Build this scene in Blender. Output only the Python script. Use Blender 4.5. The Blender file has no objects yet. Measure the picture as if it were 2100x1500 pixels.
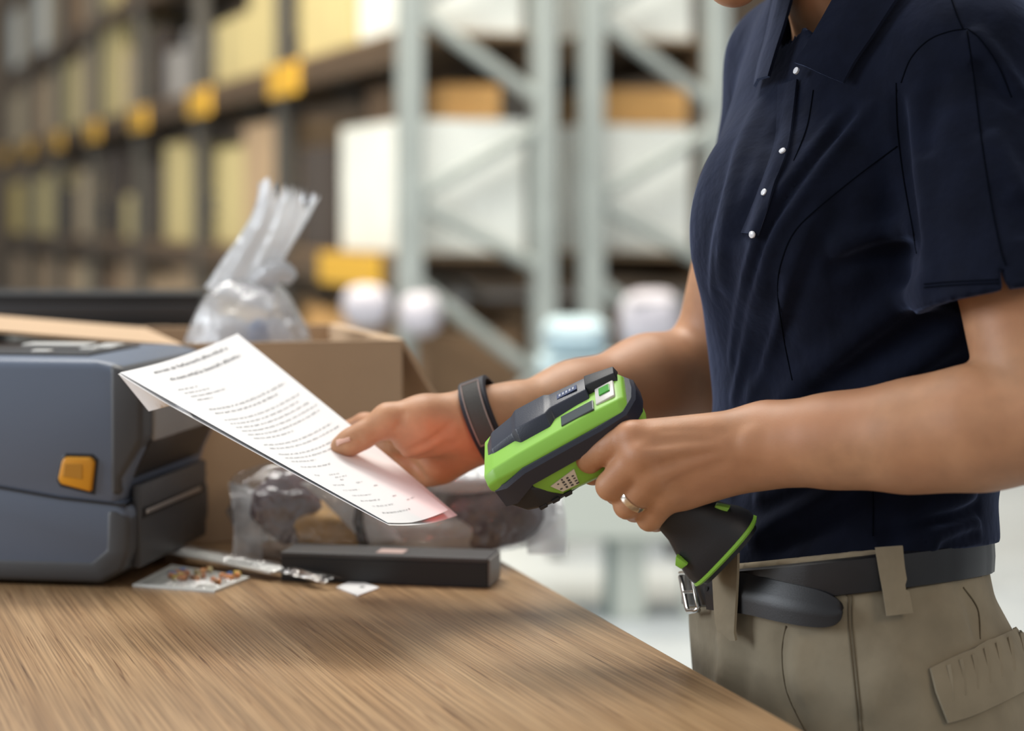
import bpy, bmesh, math, random
import numpy as np
from mathutils import Vector, Matrix

# ------------------------------------------------------------------ camera, world, lights, exposure
SC = bpy.context.scene
COL = SC.collection
FPX = 4083.0                       # focal length in pixels of a 2100 x 1500 frame
HZ = 450.0                         # image row of the horizon
ZC = 1.257                         # camera height (m)
cam_d = bpy.data.cameras.new('camera')
cam = bpy.data.objects.new('camera', cam_d); COL.objects.link(cam)
cam.location = (0, 0, ZC); cam.rotation_euler = (math.pi/2, 0, 0)
cam_d.sensor_width = 36.0; cam_d.lens = FPX/2100*36.0
cam_d.shift_y = -(750-HZ)/2100
cam_d.clip_start = 0.05; cam_d.clip_end = 200
cam_d.dof.use_dof = True; cam_d.dof.focus_distance = 1.42; cam_d.dof.aperture_fstop = 3.6
SC.camera = cam
SC.view_settings.view_transform = 'Standard'
SC.view_settings.look = 'None'
SC.view_settings.gamma = 1.0
SC.view_settings.use_curve_mapping = False
SC.view_settings.exposure = -0.06

world = bpy.data.worlds.new('world'); SC.world = world; world.use_nodes = True
wb = world.node_tree.nodes['Background']
wb.inputs['Color'].default_value = (0.95, 0.975, 1.0, 1); wb.inputs['Strength'].default_value = 0.50

def area(name, loc, target, size, power, color=(1, 1, 1), size_y=None):
    l = bpy.data.lights.new(name, 'AREA'); l.energy = power; l.color = color
    l.shape = 'RECTANGLE'; l.size = size; l.size_y = size_y or size
    o = bpy.data.objects.new(name, l); COL.objects.link(o); o.location = loc
    o.rotation_euler = (Vector(target)-Vector(loc)).to_track_quat('-Z', 'Y').to_euler()
    return o
# skylight over the packing benches, the tall windows down the left side, fill lights added for the racks
area('skylight', (-1.0, 2.8, 4.6), (0.0, 1.5, 1.0), 2.0, 92, (1.0, 0.98, 0.95))
area('side_window', (-5.2, 0.9, 2.5), (0.0, 1.5, 1.05), 2.2, 175, (0.86, 0.93, 1.0))
area('warm_hall_lamp', (2.6, -1.8, 3.2), (0.3, 1.4, 1.1), 1.4, 34, (1.0, 0.82, 0.62))
area('rack_fill', (-0.6, 4.6, 6.2), (0.3, 9.0, 1.4), 3.5, 560, (1.0, 0.96, 0.86))  # unseen, added to brighten the dim rack fronts
area('rack_fill_far', (-1.2, 8.5, 6.5), (-3.2, 14.5, 1.6), 4.0, 1500, (1.0, 0.87, 0.66))  # unseen, added to brighten and warm the far cartons

# ------------------------------------------------------------------ helpers
def P(px, py, d):
    """world point seen at pixel (px, py) of the 2100 x 1500 photograph at depth d"""
    return np.array(((px-1050)*d/FPX, d, ZC-(py-HZ)*d/FPX))

def px_of(p):
    return (1050+p[0]*FPX/p[1], HZ+(ZC-p[2])*FPX/p[1])

MATS = {}
def mat(name, color, rough=0.6, metallic=0.0, var=0.0, var_scale=8.0, bump=0.0, bump_scale=200.0, sheen=0.0, sss=0.0,
        spec=0.5, coat=0.0, emit=None, bump_dist=0.001, alpha=None, stretch=None, var2=None, sheen_tint=None):
    if name in MATS: return MATS[name]
    m = bpy.data.materials.new(name); m.use_nodes = True
    nt = m.node_tree; b = nt.nodes['Principled BSDF']
    b.inputs['Base Color'].default_value = (*color, 1); b.inputs['Roughness'].default_value = rough
    b.inputs['Metallic'].default_value = metallic
    b.inputs['Specular IOR Level'].default_value = spec
    if coat: b.inputs['Coat Weight'].default_value = coat; b.inputs['Coat Roughness'].default_value = 0.15
    if sheen:
        b.inputs['Sheen Weight'].default_value = sheen; b.inputs['Sheen Tint'].default_value = (*(sheen_tint or (1, 1, 1)), 1); b.inputs['Sheen Roughness'].default_value = 0.45
    if sss:
        b.inputs['Subsurface Weight'].default_value = sss
        b.inputs['Subsurface Radius'].default_value = (0.010, 0.004, 0.002); b.inputs['Subsurface Scale'].default_value = 0.5
    if emit: b.inputs['Emission Color'].default_value = (*emit[:3], 1); b.inputs['Emission Strength'].default_value = emit[3]
    tc = nt.nodes.new('ShaderNodeTexCoord'); src = tc.outputs['Object']
    if stretch is not None:
        mp = nt.nodes.new('ShaderNodeMapping'); mp.inputs['Scale'].default_value = stretch
        nt.links.new(src, mp.inputs['Vector']); src = mp.outputs['Vector']
    if var:
        n = nt.nodes.new('ShaderNodeTexNoise'); n.inputs['Scale'].default_value = var_scale; n.inputs['Detail'].default_value = 5
        nt.links.new(src, n.inputs['Vector'])
        r = nt.nodes.new('ShaderNodeValToRGB')
        c2 = var2 if var2 is not None else tuple(min(1, c*(1+var)) for c in color)
        r.color_ramp.elements[0].position = 0.32; r.color_ramp.elements[1].position = 0.68
        r.color_ramp.elements[0].color = (*(c*(1-var) for c in color), 1); r.color_ramp.elements[1].color = (*c2, 1)
        nt.links.new(n.outputs['Fac'], r.inputs['Fac']); nt.links.new(r.outputs['Color'], b.inputs['Base Color'])
    if bump:
        n2 = nt.nodes.new('ShaderNodeTexNoise'); n2.inputs['Scale'].default_value = bump_scale; n2.inputs['Detail'].default_value = 3
        nt.links.new(src, n2.inputs['Vector'])
        bp = nt.nodes.new('ShaderNodeBump'); bp.inputs['Strength'].default_value = bump; bp.inputs['Distance'].default_value = bump_dist
        nt.links.new(n2.outputs['Fac'], bp.inputs['Height']); nt.links.new(bp.outputs['Normal'], b.inputs['Normal'])
    MATS[name] = m
    return m

def film(name, tint=(1, 1, 1), clear=0.8, rough=0.08, haze=0.25):
    """thin clear plastic: transparent, with a glossy film and a little milky haze"""
    if name in MATS: return MATS[name]
    m = bpy.data.materials.new(name); m.use_nodes = True; nt = m.node_tree
    for n in list(nt.nodes): nt.nodes.remove(n)
    out = nt.nodes.new('ShaderNodeOutputMaterial')
    tr = nt.nodes.new('ShaderNodeBsdfTransparent'); tr.inputs['Color'].default_value = (*tint, 1)
    gl = nt.nodes.new('ShaderNodeBsdfGlossy'); gl.inputs['Roughness'].default_value = rough
    df = nt.nodes.new('ShaderNodeBsdfDiffuse'); df.inputs['Color'].default_value = (0.9, 0.92, 0.95, 1)
    tl = nt.nodes.new('ShaderNodeBsdfTranslucent'); tl.inputs['Color'].default_value = (0.9, 0.92, 0.95, 1)
    add = nt.nodes.new('ShaderNodeMixShader'); add.inputs['Fac'].default_value = 0.5
    nt.links.new(df.outputs[0], add.inputs[1]); nt.links.new(tl.outputs[0], add.inputs[2])
    m1 = nt.nodes.new('ShaderNodeMixShader'); m1.inputs['Fac'].default_value = haze
    nt.links.new(tr.outputs[0], m1.inputs[1]); nt.links.new(add.outputs[0], m1.inputs[2])
    tc = nt.nodes.new('ShaderNodeTexCoord'); nz = nt.nodes.new('ShaderNodeTexNoise'); nz.inputs['Scale'].default_value = 38; nz.inputs['Detail'].default_value = 4; nz.inputs['Distortion'].default_value = 0.8
    nt.links.new(tc.outputs['Object'], nz.inputs['Vector'])
    bp = nt.nodes.new('ShaderNodeBump'); bp.inputs['Strength'].default_value = 0.9; bp.inputs['Distance'].default_value = 0.010
    nt.links.new(nz.outputs['Fac'], bp.inputs['Height']); nt.links.new(bp.outputs[0], gl.inputs['Normal'])
    lw = nt.nodes.new('ShaderNodeLayerWeight'); lw.inputs['Blend'].default_value = 0.35; nt.links.new(bp.outputs[0], lw.inputs['Normal'])
    mr = nt.nodes.new('ShaderNodeMapRange'); mr.inputs['To Min'].default_value = 0.10; mr.inputs['To Max'].default_value = 1-clear+0.45
    nt.links.new(lw.outputs['Fresnel'], mr.inputs['Value'])
    m2 = nt.nodes.new('ShaderNodeMixShader')
    nt.links.new(mr.outputs[0], m2.inputs['Fac']); nt.links.new(m1.outputs[0], m2.inputs[1]); nt.links.new(gl.outputs[0], m2.inputs[2])
    nt.links.new(m2.outputs[0], out.inputs['Surface'])
    MATS[name] = m
    return m

def origin(o):
    while o is not None and o.parent is not None: o = o.parent
    return np.array(o.location) if o is not None else None

def mesh(name, verts, faces, m, parent=None, smooth=False, label=None, category=None, group=None, kind=None, auto=None):
    """one mesh object from world coordinates"""
    v = np.asarray(verts, dtype=float)
    if parent is None:
        lo, hi = v.min(0), v.max(0); org = np.array(((lo[0]+hi[0])/2, (lo[1]+hi[1])/2, lo[2]))
    else: org = origin(parent)
    me = bpy.data.meshes.new(name)
    if isinstance(faces, np.ndarray):
        n, k = faces.shape
        me.vertices.add(len(v)); me.vertices.foreach_set('co', (v-org).astype(np.float32).ravel())
        me.loops.add(n*k); me.loops.foreach_set('vertex_index', faces.astype(np.int32).ravel())
        me.polygons.add(n); me.polygons.foreach_set('loop_start', np.arange(0, n*k, k, dtype=np.int32))
        me.update(calc_edges=True); me.validate()
    else:
        me.from_pydata([tuple(q) for q in (v-org)], [], [list(f) for f in faces])
    if smooth: me.polygons.foreach_set('use_smooth', [True]*len(me.polygons))
    ms = m if isinstance(m, (list, tuple)) else [m]
    for q in ms: me.materials.append(q)
    o = bpy.data.objects.new(name, me); COL.objects.link(o)
    if parent is None: o.location = org
    else: o.parent = parent
    if smooth and auto:
        try: me.set_sharp_from_angle(angle=math.radians(auto))
        except Exception: pass
    tag(o, label, category, group, kind)
    return o

def tag(o, label=None, category=None, group=None, kind=None):
    if label: o['label'] = label
    if category: o['category'] = category
    if group: o['group'] = group
    if kind: o['kind'] = kind
    return o

def thing(name, loc, label, category, group=None):
    o = bpy.data.objects.new(name, None); COL.objects.link(o); o.location = tuple(loc); o.empty_display_size = 0.05
    return tag(o, label, category, group)

class MB:
    """collects shapes given in world (or local) coordinates into one mesh"""
    def __init__(s, M=None): s.v = []; s.f = []; s.M = M
    def add(s, verts, faces):
        n = len(s.v); s.v += [np.asarray(p, float) for p in verts]; s.f += [[i+n for i in f] for f in faces]; return s
    def bm(s, b):
        b.verts.index_update(); s.add([p.co[:] for p in b.verts], [[q.index for q in f.verts] for f in b.faces]); b.free(); return s
    def box(s, c, size, bevel=0.0, R=None, seg=2):
        b = bmesh.new(); bmesh.ops.create_cube(b, size=1.0)
        for q in b.verts: q.co = Vector((q.co.x*size[0], q.co.y*size[1], q.co.z*size[2]))
        if bevel: bmesh.ops.bevel(b, geom=list(b.edges), offset=bevel, segments=seg, affect='EDGES', profile=0.5, clamp_overlap=True)
        for q in b.verts:
            p = np.array(q.co[:])
            if R is not None: p = np.asarray(R).T @ p     # rows of R are the local axes
            q.co = Vector(p+np.asarray(c))
        return s.bm(b)
    def prism(s, prof, o, ex, ey, ez, bevel=0.0, seg=2):
        """extrude profile [(u, v)] in plane (ex, ey) at o along vector ez (full vector)"""
        o, ex, ey, ez = (np.asarray(q, float) for q in (o, ex, ey, ez))
        b = bmesh.new()
        A = [b.verts.new(Vector(o+ex*u+ey*v)) for u, v in prof]; B = [b.verts.new(Vector(o+ex*u+ey*v+ez)) for u, v in prof]
        b.faces.new(A); b.faces.new(B[::-1]); n = len(prof)
        for i in range(n): b.faces.new((A[i], B[i], B[(i+1) % n], A[(i+1) % n]))
        bmesh.ops.recalc_face_normals(b, faces=list(b.faces))
        if bevel: bmesh.ops.bevel(b, geom=list(b.edges), offset=bevel, segments=seg, affect='EDGES', profile=0.5, clamp_overlap=True)
        return s.bm(b)
    def tube(s, pts, r, n=8, closed=False, cap=True):
        pts = [np.asarray(p, float) for p in pts]; N = len(pts)
        rs = r if hasattr(r, '__len__') else [r]*N
        rings = []; up = None
        for i, p in enumerate(pts):
            a = pts[(i-1) % N] if (closed or i > 0) else p; c = pts[(i+1) % N] if (closed or i < N-1) else p
            t = c-a; t = t/(np.linalg.norm(t)+1e-12)
            if up is None: up = np.array((0, 0, 1.0)) if abs(t[2]) < 0.9 else np.array((1.0, 0, 0))
            e = up-t*np.dot(up, t); e /= np.linalg.norm(e)+1e-12; g = np.cross(t, e); up = e
            rings.append([p+rs[i]*(math.cos(2*math.pi*k/n)*e+math.sin(2*math.pi*k/n)*g) for k in range(n)])
        return s.loft(rings, closed, cap)
    def loft(s, rings, closed=False, cap=True):
        n = len(rings[0]); N = len(rings); v = [p for r in rings for p in r]; f = []
        for i in range(N if closed else N-1):
            j = (i+1) % N
            for k in range(n): f.append((i*n+k, i*n+(k+1) % n, j*n+(k+1) % n, j*n+k))
        if cap and not closed: f.append(tuple(range(n))[::-1]); f.append(tuple(range((N-1)*n, N*n)))
        return s.add(v, f)
    def grid(s, G, thick=None):
        """G[i][j] points; thick = offset vector field function(i, j) for a closed slab"""
        nu, nv = len(G), len(G[0]); v = [p for r in G for p in r]; f = []
        for i in range(nu-1):
            for j in range(nv-1): f.append((i*nv+j, i*nv+j+1, (i+1)*nv+j+1, (i+1)*nv+j))
        if thick is not None:
            n = nu*nv; v2 = [np.asarray(G[i][j])+thick(i, j) for i in range(nu) for j in range(nv)]
            f2 = [tuple(n+k for k in q[::-1]) for q in f]
            b = [(0, j) for j in range(nv)]+[(i, nv-1) for i in range(1, nu)]+[(nu-1, j) for j in range(nv-2, -1, -1)]+[(i, 0) for i in range(nu-2, 0, -1)]
            ids = [i*nv+j for i, j in b]
            f3 = [(ids[(k+1) % len(ids)], ids[k], n+ids[k], n+ids[(k+1) % len(ids)]) for k in range(len(ids))]
            v = list(v)+v2; f = f+f2+f3
        return s.add(v, f)
    def build(s, name, m, parent=None, smooth=False, auto=None, **kw):
        v = np.array(s.v)
        if s.M is not None: v = v@np.asarray(s.M)[:3, :3].T+np.asarray(s.M)[:3, 3]
        b = bmesh.new(); vs = [b.verts.new(q) for q in v]
        for f in s.f:
            try: b.faces.new([vs[i] for i in f])
            except ValueError: pass
        bmesh.ops.recalc_face_normals(b, faces=list(b.faces))
        b.verts.index_update(); vv = [q.co[:] for q in b.verts]; ff = [[q.index for q in f.verts] for f in b.faces]; b.free()
        return mesh(name, vv, ff, m, parent, smooth or bool(auto), auto=auto, **kw)

def nrm(v): v = np.asarray(v, float); return v/(np.linalg.norm(v)+1e-12)
def lerp(a, b, t): return np.asarray(a)*(1-t)+np.asarray(b)*t
def catmull(pts, n=8):
    pts = [np.asarray(p, float) for p in pts]; out = []
    for i in range(len(pts)-1):
        p0 = pts[max(i-1, 0)]; p1 = pts[i]; p2 = pts[i+1]; p3 = pts[min(i+2, len(pts)-1)]
        for k in range(n):
            t = k/n
            out.append(0.5*((2*p1)+(-p0+p2)*t+(2*p0-5*p1+4*p2-p3)*t*t+(-p0+3*p1-3*p2+p3)*t**3))
    out.append(pts[-1]); return out

# ------------------------------------------------------------------ implicit surfaces (one continuous skin from smooth unions)
def smin(a, b, k):
    h = np.clip(0.5+0.5*(b-a)/k, 0, 1)
    return b+(a-b)*h-k*h*(1-h)
def cap(a, b, ra, rb):
    a = np.asarray(a, float); b = np.asarray(b, float); ab = b-a; L = np.dot(ab, ab)+1e-12
    aab = a@ab
    def f(p):
        q = p-a; qa = q@ab; t = np.minimum(np.maximum(qa/L, 0), 1)
        return np.sqrt(np.maximum(np.einsum('ij,ij->i', q, q)-t*(2*qa-t*L), 0))-(ra+(rb-ra)*t)
    return f
def ell(c, r, R=None):
    c = np.asarray(c, float); r = np.asarray(r, float); R = None if R is None else np.asarray(R, float)
    def f(p):
        q = p-c
        if R is not None: q = q@R.T
        q = q/r; k0 = np.sqrt(np.einsum('ij,ij->i', q, q)); q = q/r; k1 = np.sqrt(np.einsum('ij,ij->i', q, q))
        return np.where(k0 < 1e-6, -r.min(), k0*(k0-1)/(k1+1e-9))
    return f
def zloft(st):
    """st rows: z, cx, cy, half width, half depth, facing angle (rad); z ascending"""
    st = np.array(sorted(st)); zs = st[:, 0]
    zd = np.linspace(zs[0], zs[-1], 200)
    cols = []
    for c in range(1, 6):
        y = np.interp(zd, zs, st[:, c])
        k = np.exp(-np.linspace(-2, 2, 17)**2); k /= k.sum()
        y = np.convolve(np.pad(y, 8, mode='edge'), k, mode='valid'); cols.append(y)
    def f(p):
        z = np.clip(p[:, 2], zs[0], zs[-1])
        cx, cy, w, t, a = (np.interp(z, zd, c) for c in cols)
        dx = p[:, 0]-cx; dy = p[:, 1]-cy
        fx, fy = -np.cos(a), -np.sin(a)          # facing direction
        u = dx*fx+dy*fy; v = -dx*fy+dy*fx        # depth axis, lateral axis
        k0 = np.sqrt((u/t)**2+(v/w)**2); k1 = np.sqrt((u/t**2)**2+(v/w**2)**2)
        d = np.where(k0 < 1e-6, -t, k0*(k0-1)/(k1+1e-9))
        oz = np.maximum(np.maximum(zs[0]-p[:, 2], p[:, 2]-zs[-1]), 0)
        return np.where(oz > 0, np.sqrt(np.maximum(d, 0)**2+oz**2)+np.minimum(d, 0)*0, d)
    return f

class SDF:
    def __init__(s): s.g = []; s.mod = []; s.cut = []
    def group(s, prims, k=0.004): s.g.append((prims, k)); return s
    def ev(s, p, act=None, mods=True, mlist=None):
        d = np.full(len(p), 1.0)
        for gi, (prims, kg) in enumerate(s.g):
            dg = None
            for pi, (f, k) in enumerate(prims):
                if act is not None and not act[gi][pi]: continue
                v = f(p); dg = v if dg is None else smin(dg, v, k)
            if dg is not None: d = smin(d, dg, kg)
        if mods:
            near = np.abs(d) < 0.03
            ml = s.mod if mlist is None else mlist
            if ml and near.any():
                q = p[near]; dn = d[near]
                for f in ml: dn = dn+f(q)
                d[near] = dn
        for f in s.cut: d = np.maximum(d, f(p))
        return d
    def mesh(s, lo, hi, h, nb=12, relax=2):
        lo = np.asarray(lo, float); hi = np.asarray(hi, float); B = nb*h
        nbl = np.ceil((hi-lo)/B).astype(int); n = nbl*nb+2
        cx = [lo[i]+(np.arange(nbl[i])+0.5)*B for i in range(3)]
        C = np.stack(np.meshgrid(*cx, indexing='ij'), -1).reshape(-1, 3)
        R = B*0.87
        prim = [[f(C) for f, k in prims] for prims, kg in s.g]
        dc = s.ev(C, mods=False)
        idx = np.nonzero(np.abs(dc) < R*1.12+0.007)[0]
        off = np.stack(np.meshgrid(*[np.arange(nb+1)]*3, indexing='ij'), -1).reshape(-1, 3)
        ids, pos, quads = [], [], []
        def gid(c): return (c[..., 0].astype(np.int64)+1)*(n[1]+2)*(n[2]+2)+(c[..., 1]+1)*(n[2]+2)+(c[..., 2]+1)
        corner = np.array([(i, j, k) for i in (0, 1) for j in (0, 1) for k in (0, 1)])
        edges = [(a, b) for a in range(8) for b in range(a+1, 8) if np.abs(corner[a]-corner[b]).sum() == 1]
        for bi in idx:
            b0 = np.array(np.unravel_index(bi, nbl))*nb
            act = [[v[bi] < 2.05*R+k+kg+0.008 for v, (f, k) in zip(pv, prims)] for pv, (prims, kg) in zip(prim, s.g)]
            pts = lo+(b0+off)*h
            bl, bh = pts[0], pts[-1]
            ml = [f for f in s.mod if (f.hi > bl).all() and (f.lo < bh).all()]
            D = s.ev(pts, act, mlist=ml).reshape(nb+1, nb+1, nb+1)
            I = D < 0
            if I.all() or not I.any(): continue
            cs = [I[i:nb+i, j:nb+j, k:nb+k] for i, j, k in corner]
            cd = [D[i:nb+i, j:nb+j, k:nb+k] for i, j, k in corner]
            cnt = sum(c.astype(int) for c in cs); mix = (cnt > 0) & (cnt < 8)
            cell = np.argwhere(mix)
            if len(cell):
                acc = np.zeros((len(cell), 3)); num = np.zeros(len(cell))
                vals = np.stack([c[mix] for c in cd], 1)
                for a, b in edges:
                    va, vb = vals[:, a], vals[:, b]; x = (va < 0) != (vb < 0)
                    t = np.where(x, va/(va-vb+1e-20), 0)
                    acc += x[:, None]*(corner[a]+(corner[b]-corner[a])*t[:, None]); num += x
                ids.append(gid(cell+b0)); pos.append(lo+(b0+cell+acc/num[:, None])*h)
            for ax in range(3):
                sl0 = [slice(0, nb)]*3; sl1 = [slice(0, nb)]*3; sl1[ax] = slice(1, nb+1)
                A = I[tuple(sl0)]; Bv = I[tuple(sl1)]
                e = np.argwhere(A != Bv)
                if not len(e): continue
                flip = A[tuple(e.T)]
                u, v = [(1, 2), (2, 0), (0, 1)][ax]
                du = np.zeros(3, int); dv = np.zeros(3, int); du[u] = 1; dv[v] = 1
                g = e+b0
                q = np.stack([gid(g-du-dv), gid(g-dv), gid(g), gid(g-du)], 1)
                q = np.where(flip[:, None], q, q[:, ::-1])
                quads.append(q)
        ids = np.concatenate(ids); pos = np.concatenate(pos); quads = np.concatenate(quads)
        o = np.argsort(ids); ids = ids[o]; pos = pos[o]
        j = np.searchsorted(ids, quads); j = np.clip(j, 0, len(ids)-1)
        ok = (ids[j] == quads).all(1); F = j[ok]
        for _ in range(relax):
            acc = np.zeros_like(pos); num = np.zeros(len(pos))
            for a, b in ((0, 1), (1, 2), (2, 3), (3, 0)):
                for p, q in ((a, b), (b, a)):
                    for c in range(3): acc[:, c] += np.bincount(F[:, p], weights=pos[F[:, q], c], minlength=len(pos))
                    num += np.bincount(F[:, p], minlength=len(pos))
            m = num > 0
            pos[m] = pos[m]*0.5+0.5*acc[m]/num[m, None]
        return pos, F
    def ray(s, px, py, d0=0.9, d1=2.6, mods=True, step=0.85):
        """first hit along the sight line of a pixel; arrays of pixels allowed"""
        px = np.atleast_1d(np.asarray(px, float)); py = np.atleast_1d(np.asarray(py, float))
        r = np.stack([(px-1050)/FPX, np.ones_like(px), -(py-HZ)/FPX], 1); o = np.array((0, 0, ZC))
        t = np.full(len(px), d0); go = np.ones(len(px), bool)
        for it in range(70):
            v = s.ev(o+r[go]*t[go][:, None], mods=mods and it > 6)
            t[go] = np.minimum(t[go]+np.clip(v*step, -0.02, 0.3), d1)
            if it > 8: g2 = go.copy(); g2[go] = (np.abs(v) > 2e-4) & (t[go] < d1); go = g2
            if not go.any(): break
        hit = o+r*t[:, None]
        return hit
    def normal(s, p, e=0.0015, mods=True):
        p = np.atleast_2d(p); g = []
        for c in range(3):
            q = np.zeros(3); q[c] = e; g.append(s.ev(p+q, mods=mods)-s.ev(p-q, mods=mods))
        g = np.stack(g, 1); return g/(np.linalg.norm(g, axis=1, keepdims=True)+1e-12)

def groove(poly, amp, w):
    """signed relief along a polyline: amp > 0 presses in, amp < 0 raises a ridge"""
    poly = np.array(poly); A = poly[:-1]; Bq = poly[1:]; lo = poly.min(0)-3*w; hi = poly.max(0)+3*w
    def f(p):
        out = np.zeros(len(p)); m = ((p > lo) & (p < hi)).all(1)
        if not m.any(): return out
        q = p[m]; best = np.full(len(q), 9.0); tt = np.zeros(len(q)); n = len(A)
        for i, (a, b) in enumerate(zip(A, Bq)):
            ab = b-a; qa = q-a; L = ab@ab+1e-12; pr = qa@ab; t = np.minimum(np.maximum(pr/L, 0), 1)
            d = np.einsum('ij,ij->i', qa, qa)-t*(2*pr-t*L)
            m2 = d < best; best[m2] = d[m2]; tt[m2] = (i+t[m2])/n
        best = np.sqrt(np.maximum(best, 0))
        fade = np.clip(np.minimum(tt, 1-tt)*5, 0, 1)**0.7
        out[m] = amp*np.exp(-(best/w)**2)*fade
        return out
    f.lo, f.hi = lo, hi
    return f
# ------------------------------------------------------------------ the hall: floor, walls, roof
TZ = 0.95                                                   # bench height
concrete = mat('pale_concrete', (0.40, 0.43, 0.45), 0.4, var=0.05, var_scale=1.2, bump=0.1, bump_scale=30)
MB().box((0, 14, -0.1), (40, 44, 0.2)).build('floor', concrete, kind='structure')
MB().box((0, 34.1, 4.5), (40, 0.2, 9.0)).build('wall_back', mat('hall_wall', (0.15, 0.115, 0.085), 0.9, var=0.06, var_scale=1), kind='structure')

def wood_material():
    m = bpy.data.materials.new('oak_veneer'); m.use_nodes = True; nt = m.node_tree; b = nt.nodes['Principled BSDF']
    tc = nt.nodes.new('ShaderNodeTexCoord'); rot = nt.nodes.new('ShaderNodeMapping'); rot.inputs['Rotation'].default_value = (0, 0, R2_(-20.2))
    nt.links.new(tc.outputs['Object'], rot.inputs['Vector'])
    def noise(sx, sy, detail, lo, hi, c0, c1, dist=0.0):
        mp = nt.nodes.new('ShaderNodeMapping'); mp.inputs['Scale'].default_value = (sx, sy, 1); nt.links.new(rot.outputs[0], mp.inputs['Vector'])
        n = nt.nodes.new('ShaderNodeTexNoise'); n.inputs['Scale'].default_value = 1.0; n.inputs['Detail'].default_value = detail; n.inputs['Distortion'].default_value = dist
        nt.links.new(mp.outputs[0], n.inputs['Vector'])
        r = nt.nodes.new('ShaderNodeValToRGB'); r.color_ramp.elements[0].position = lo; r.color_ramp.elements[1].position = hi
        r.color_ramp.elements[0].color = (*c0, 1); r.color_ramp.elements[1].color = (*c1, 1); nt.links.new(n.outputs['Fac'], r.inputs['Fac'])
        return n, r
    n0, base = noise(45, 1.6, 5, 0.30, 0.70, (0.315, 0.185, 0.088), (0.470, 0.310, 0.168), 0.3)
    n1, streak = noise(680, 5, 3, 0.38, 0.62, (0.50, 0.47, 0.44), (1.22, 1.22, 1.22))
    n2, pore = noise(340, 10, 2, 0.29, 0.37, (0.42, 0.32, 0.24), (1, 1, 1))
    def mul(a, b_, f):
        x = nt.nodes.new('ShaderNodeMix'); x.data_type = 'RGBA'; x.blend_type = 'MULTIPLY'; x.inputs['Factor'].default_value = f
        nt.links.new(a, x.inputs['A']); nt.links.new(b_, x.inputs['B']); return x.outputs['Result']
    c = mul(base.outputs['Color'], streak.outputs['Color'], 0.75); c = mul(c, pore.outputs['Color'], 0.85)
    nt.links.new(c, b.inputs['Base Color']); b.inputs['Roughness'].default_value = 0.36
    bp = nt.nodes.new('ShaderNodeBump'); bp.inputs['Strength'].default_value = 0.25; bp.inputs['Distance'].default_value = 0.0005
    nt.links.new(n1.outputs['Fac'], bp.inputs['Height']); nt.links.new(bp.outputs[0], b.inputs['Normal'])
    return m
R2_ = math.radians
wood = wood_material()
# ------------------------------------------------------------------ packing bench
TE = np.array((-0.0088, 1.791)); TD = nrm((-0.184, 0.597)); TP = np.array((-TD[1], TD[0]))   # edge point, along the edge (away), across to the left
def tb(a, b): q = TE+TD*a+TP*b; return np.array((q[0], q[1]))
def TT(px, py, h=0.0):
    d = (ZC-TZ-h)*FPX/(py-HZ); return P(px, py, d)
bench = thing('packing_bench', (*tb(0, 0.45), 0.0), 'long oak veneered packing bench with the label printer on it', 'table')
mb = MB(); mb.prism([(0, 0), (0, 1), (1, 1), (1, 0)], (*tb(-1.30, 0.0), TZ-0.032), np.array((*(TD*2.35), 0)), np.array((*(TP*1.0), 0)), (0, 0, 0.032), bevel=0.0025)
mb.build('worktop', wood, bench, auto=40)
edge_m = mat('oak_edge', (0.40, 0.24, 0.115), 0.45, var=0.15, var_scale=30, stretch=(8, 1, 60))
mb = MB(); mb.prism([(0, 0), (0, 1), (1, 1), (1, 0)], (*tb(-1.295, -0.0015), TZ-0.030), np.array((*(TD*2.34), 0)), np.array((*(TP*0.0030), 0)), (0, 0, 0.0275)).build('edge_banding', edge_m, bench)
leg_m = mat('bench_steel', (0.28, 0.29, 0.30), 0.4, metallic=0.6)
for a in (-1.2, 0.95):
    for b in (0.08, 0.90):
        q = tb(a, b); MB().box((q[0], q[1], (TZ-0.032)/2), (0.06, 0.06, TZ-0.033), bevel=0.004, R=[[TP[0], TP[1], 0], [TD[0], TD[1], 0], [0, 0, 1]]).build('leg', leg_m, bench)
for b in (0.08, 0.90):
    q = tb(-0.125, b); MB().box((q[0], q[1], TZ-0.075), (0.03, 2.09, 0.06), bevel=0.003, R=[[TP[0], TP[1], 0], [TD[0], TD[1], 0], [0, 0, 1]]).build('rail', leg_m, bench)
# ------------------------------------------------------------------ label printer
pr_blue = mat('printer_blue_grey', (0.115, 0.145, 0.205), 0.42, bump=0.35, bump_scale=900, bump_dist=0.0004)
pr_dark = mat('printer_dark_grey', (0.055, 0.056, 0.060), 0.45, bump=0.35, bump_scale=900, bump_dist=0.0004)
pr_light = mat('printer_light_grey', (0.30, 0.295, 0.290), 0.45, bump=0.2, bump_scale=900, bump_dist=0.0004)
pr_black = mat('printer_black', (0.012, 0.012, 0.014), 0.35)
amber = mat('amber_latch', (0.72, 0.31, 0.012), 0.38)
amber_shade = mat('amber_latch_shade', (0.50, 0.22, 0.012), 0.45)
grey_key = mat('pale_key', (0.62, 0.62, 0.60), 0.4)
pc = TT(264, 1208); eL = np.array((-math.cos(R2_(9)), math.sin(R2_(9)), 0)); eW = np.array((math.sin(R2_(9)), math.cos(R2_(9)), 0)); eZ = np.array((0, 0, 1.0))
PW = 0.215
def pl(u, w, z): return np.array((pc[0], pc[1], TZ))+eL*u+eW*w+eZ*z
printer = thing('label_printer', pl(0.13, 0.1, 0), 'blue-grey desktop label printer with an amber latch, left on the bench', 'printer')
lo_prof = [(0.000, 0.066), (0.000, 0.030), (0.006, 0.014), (0.024, 0.004), (0.270, 0.004), (0.270, 0.1045), (0.135, 0.0895), (0.060, 0.0785), (0.010, 0.0735)]
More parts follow.
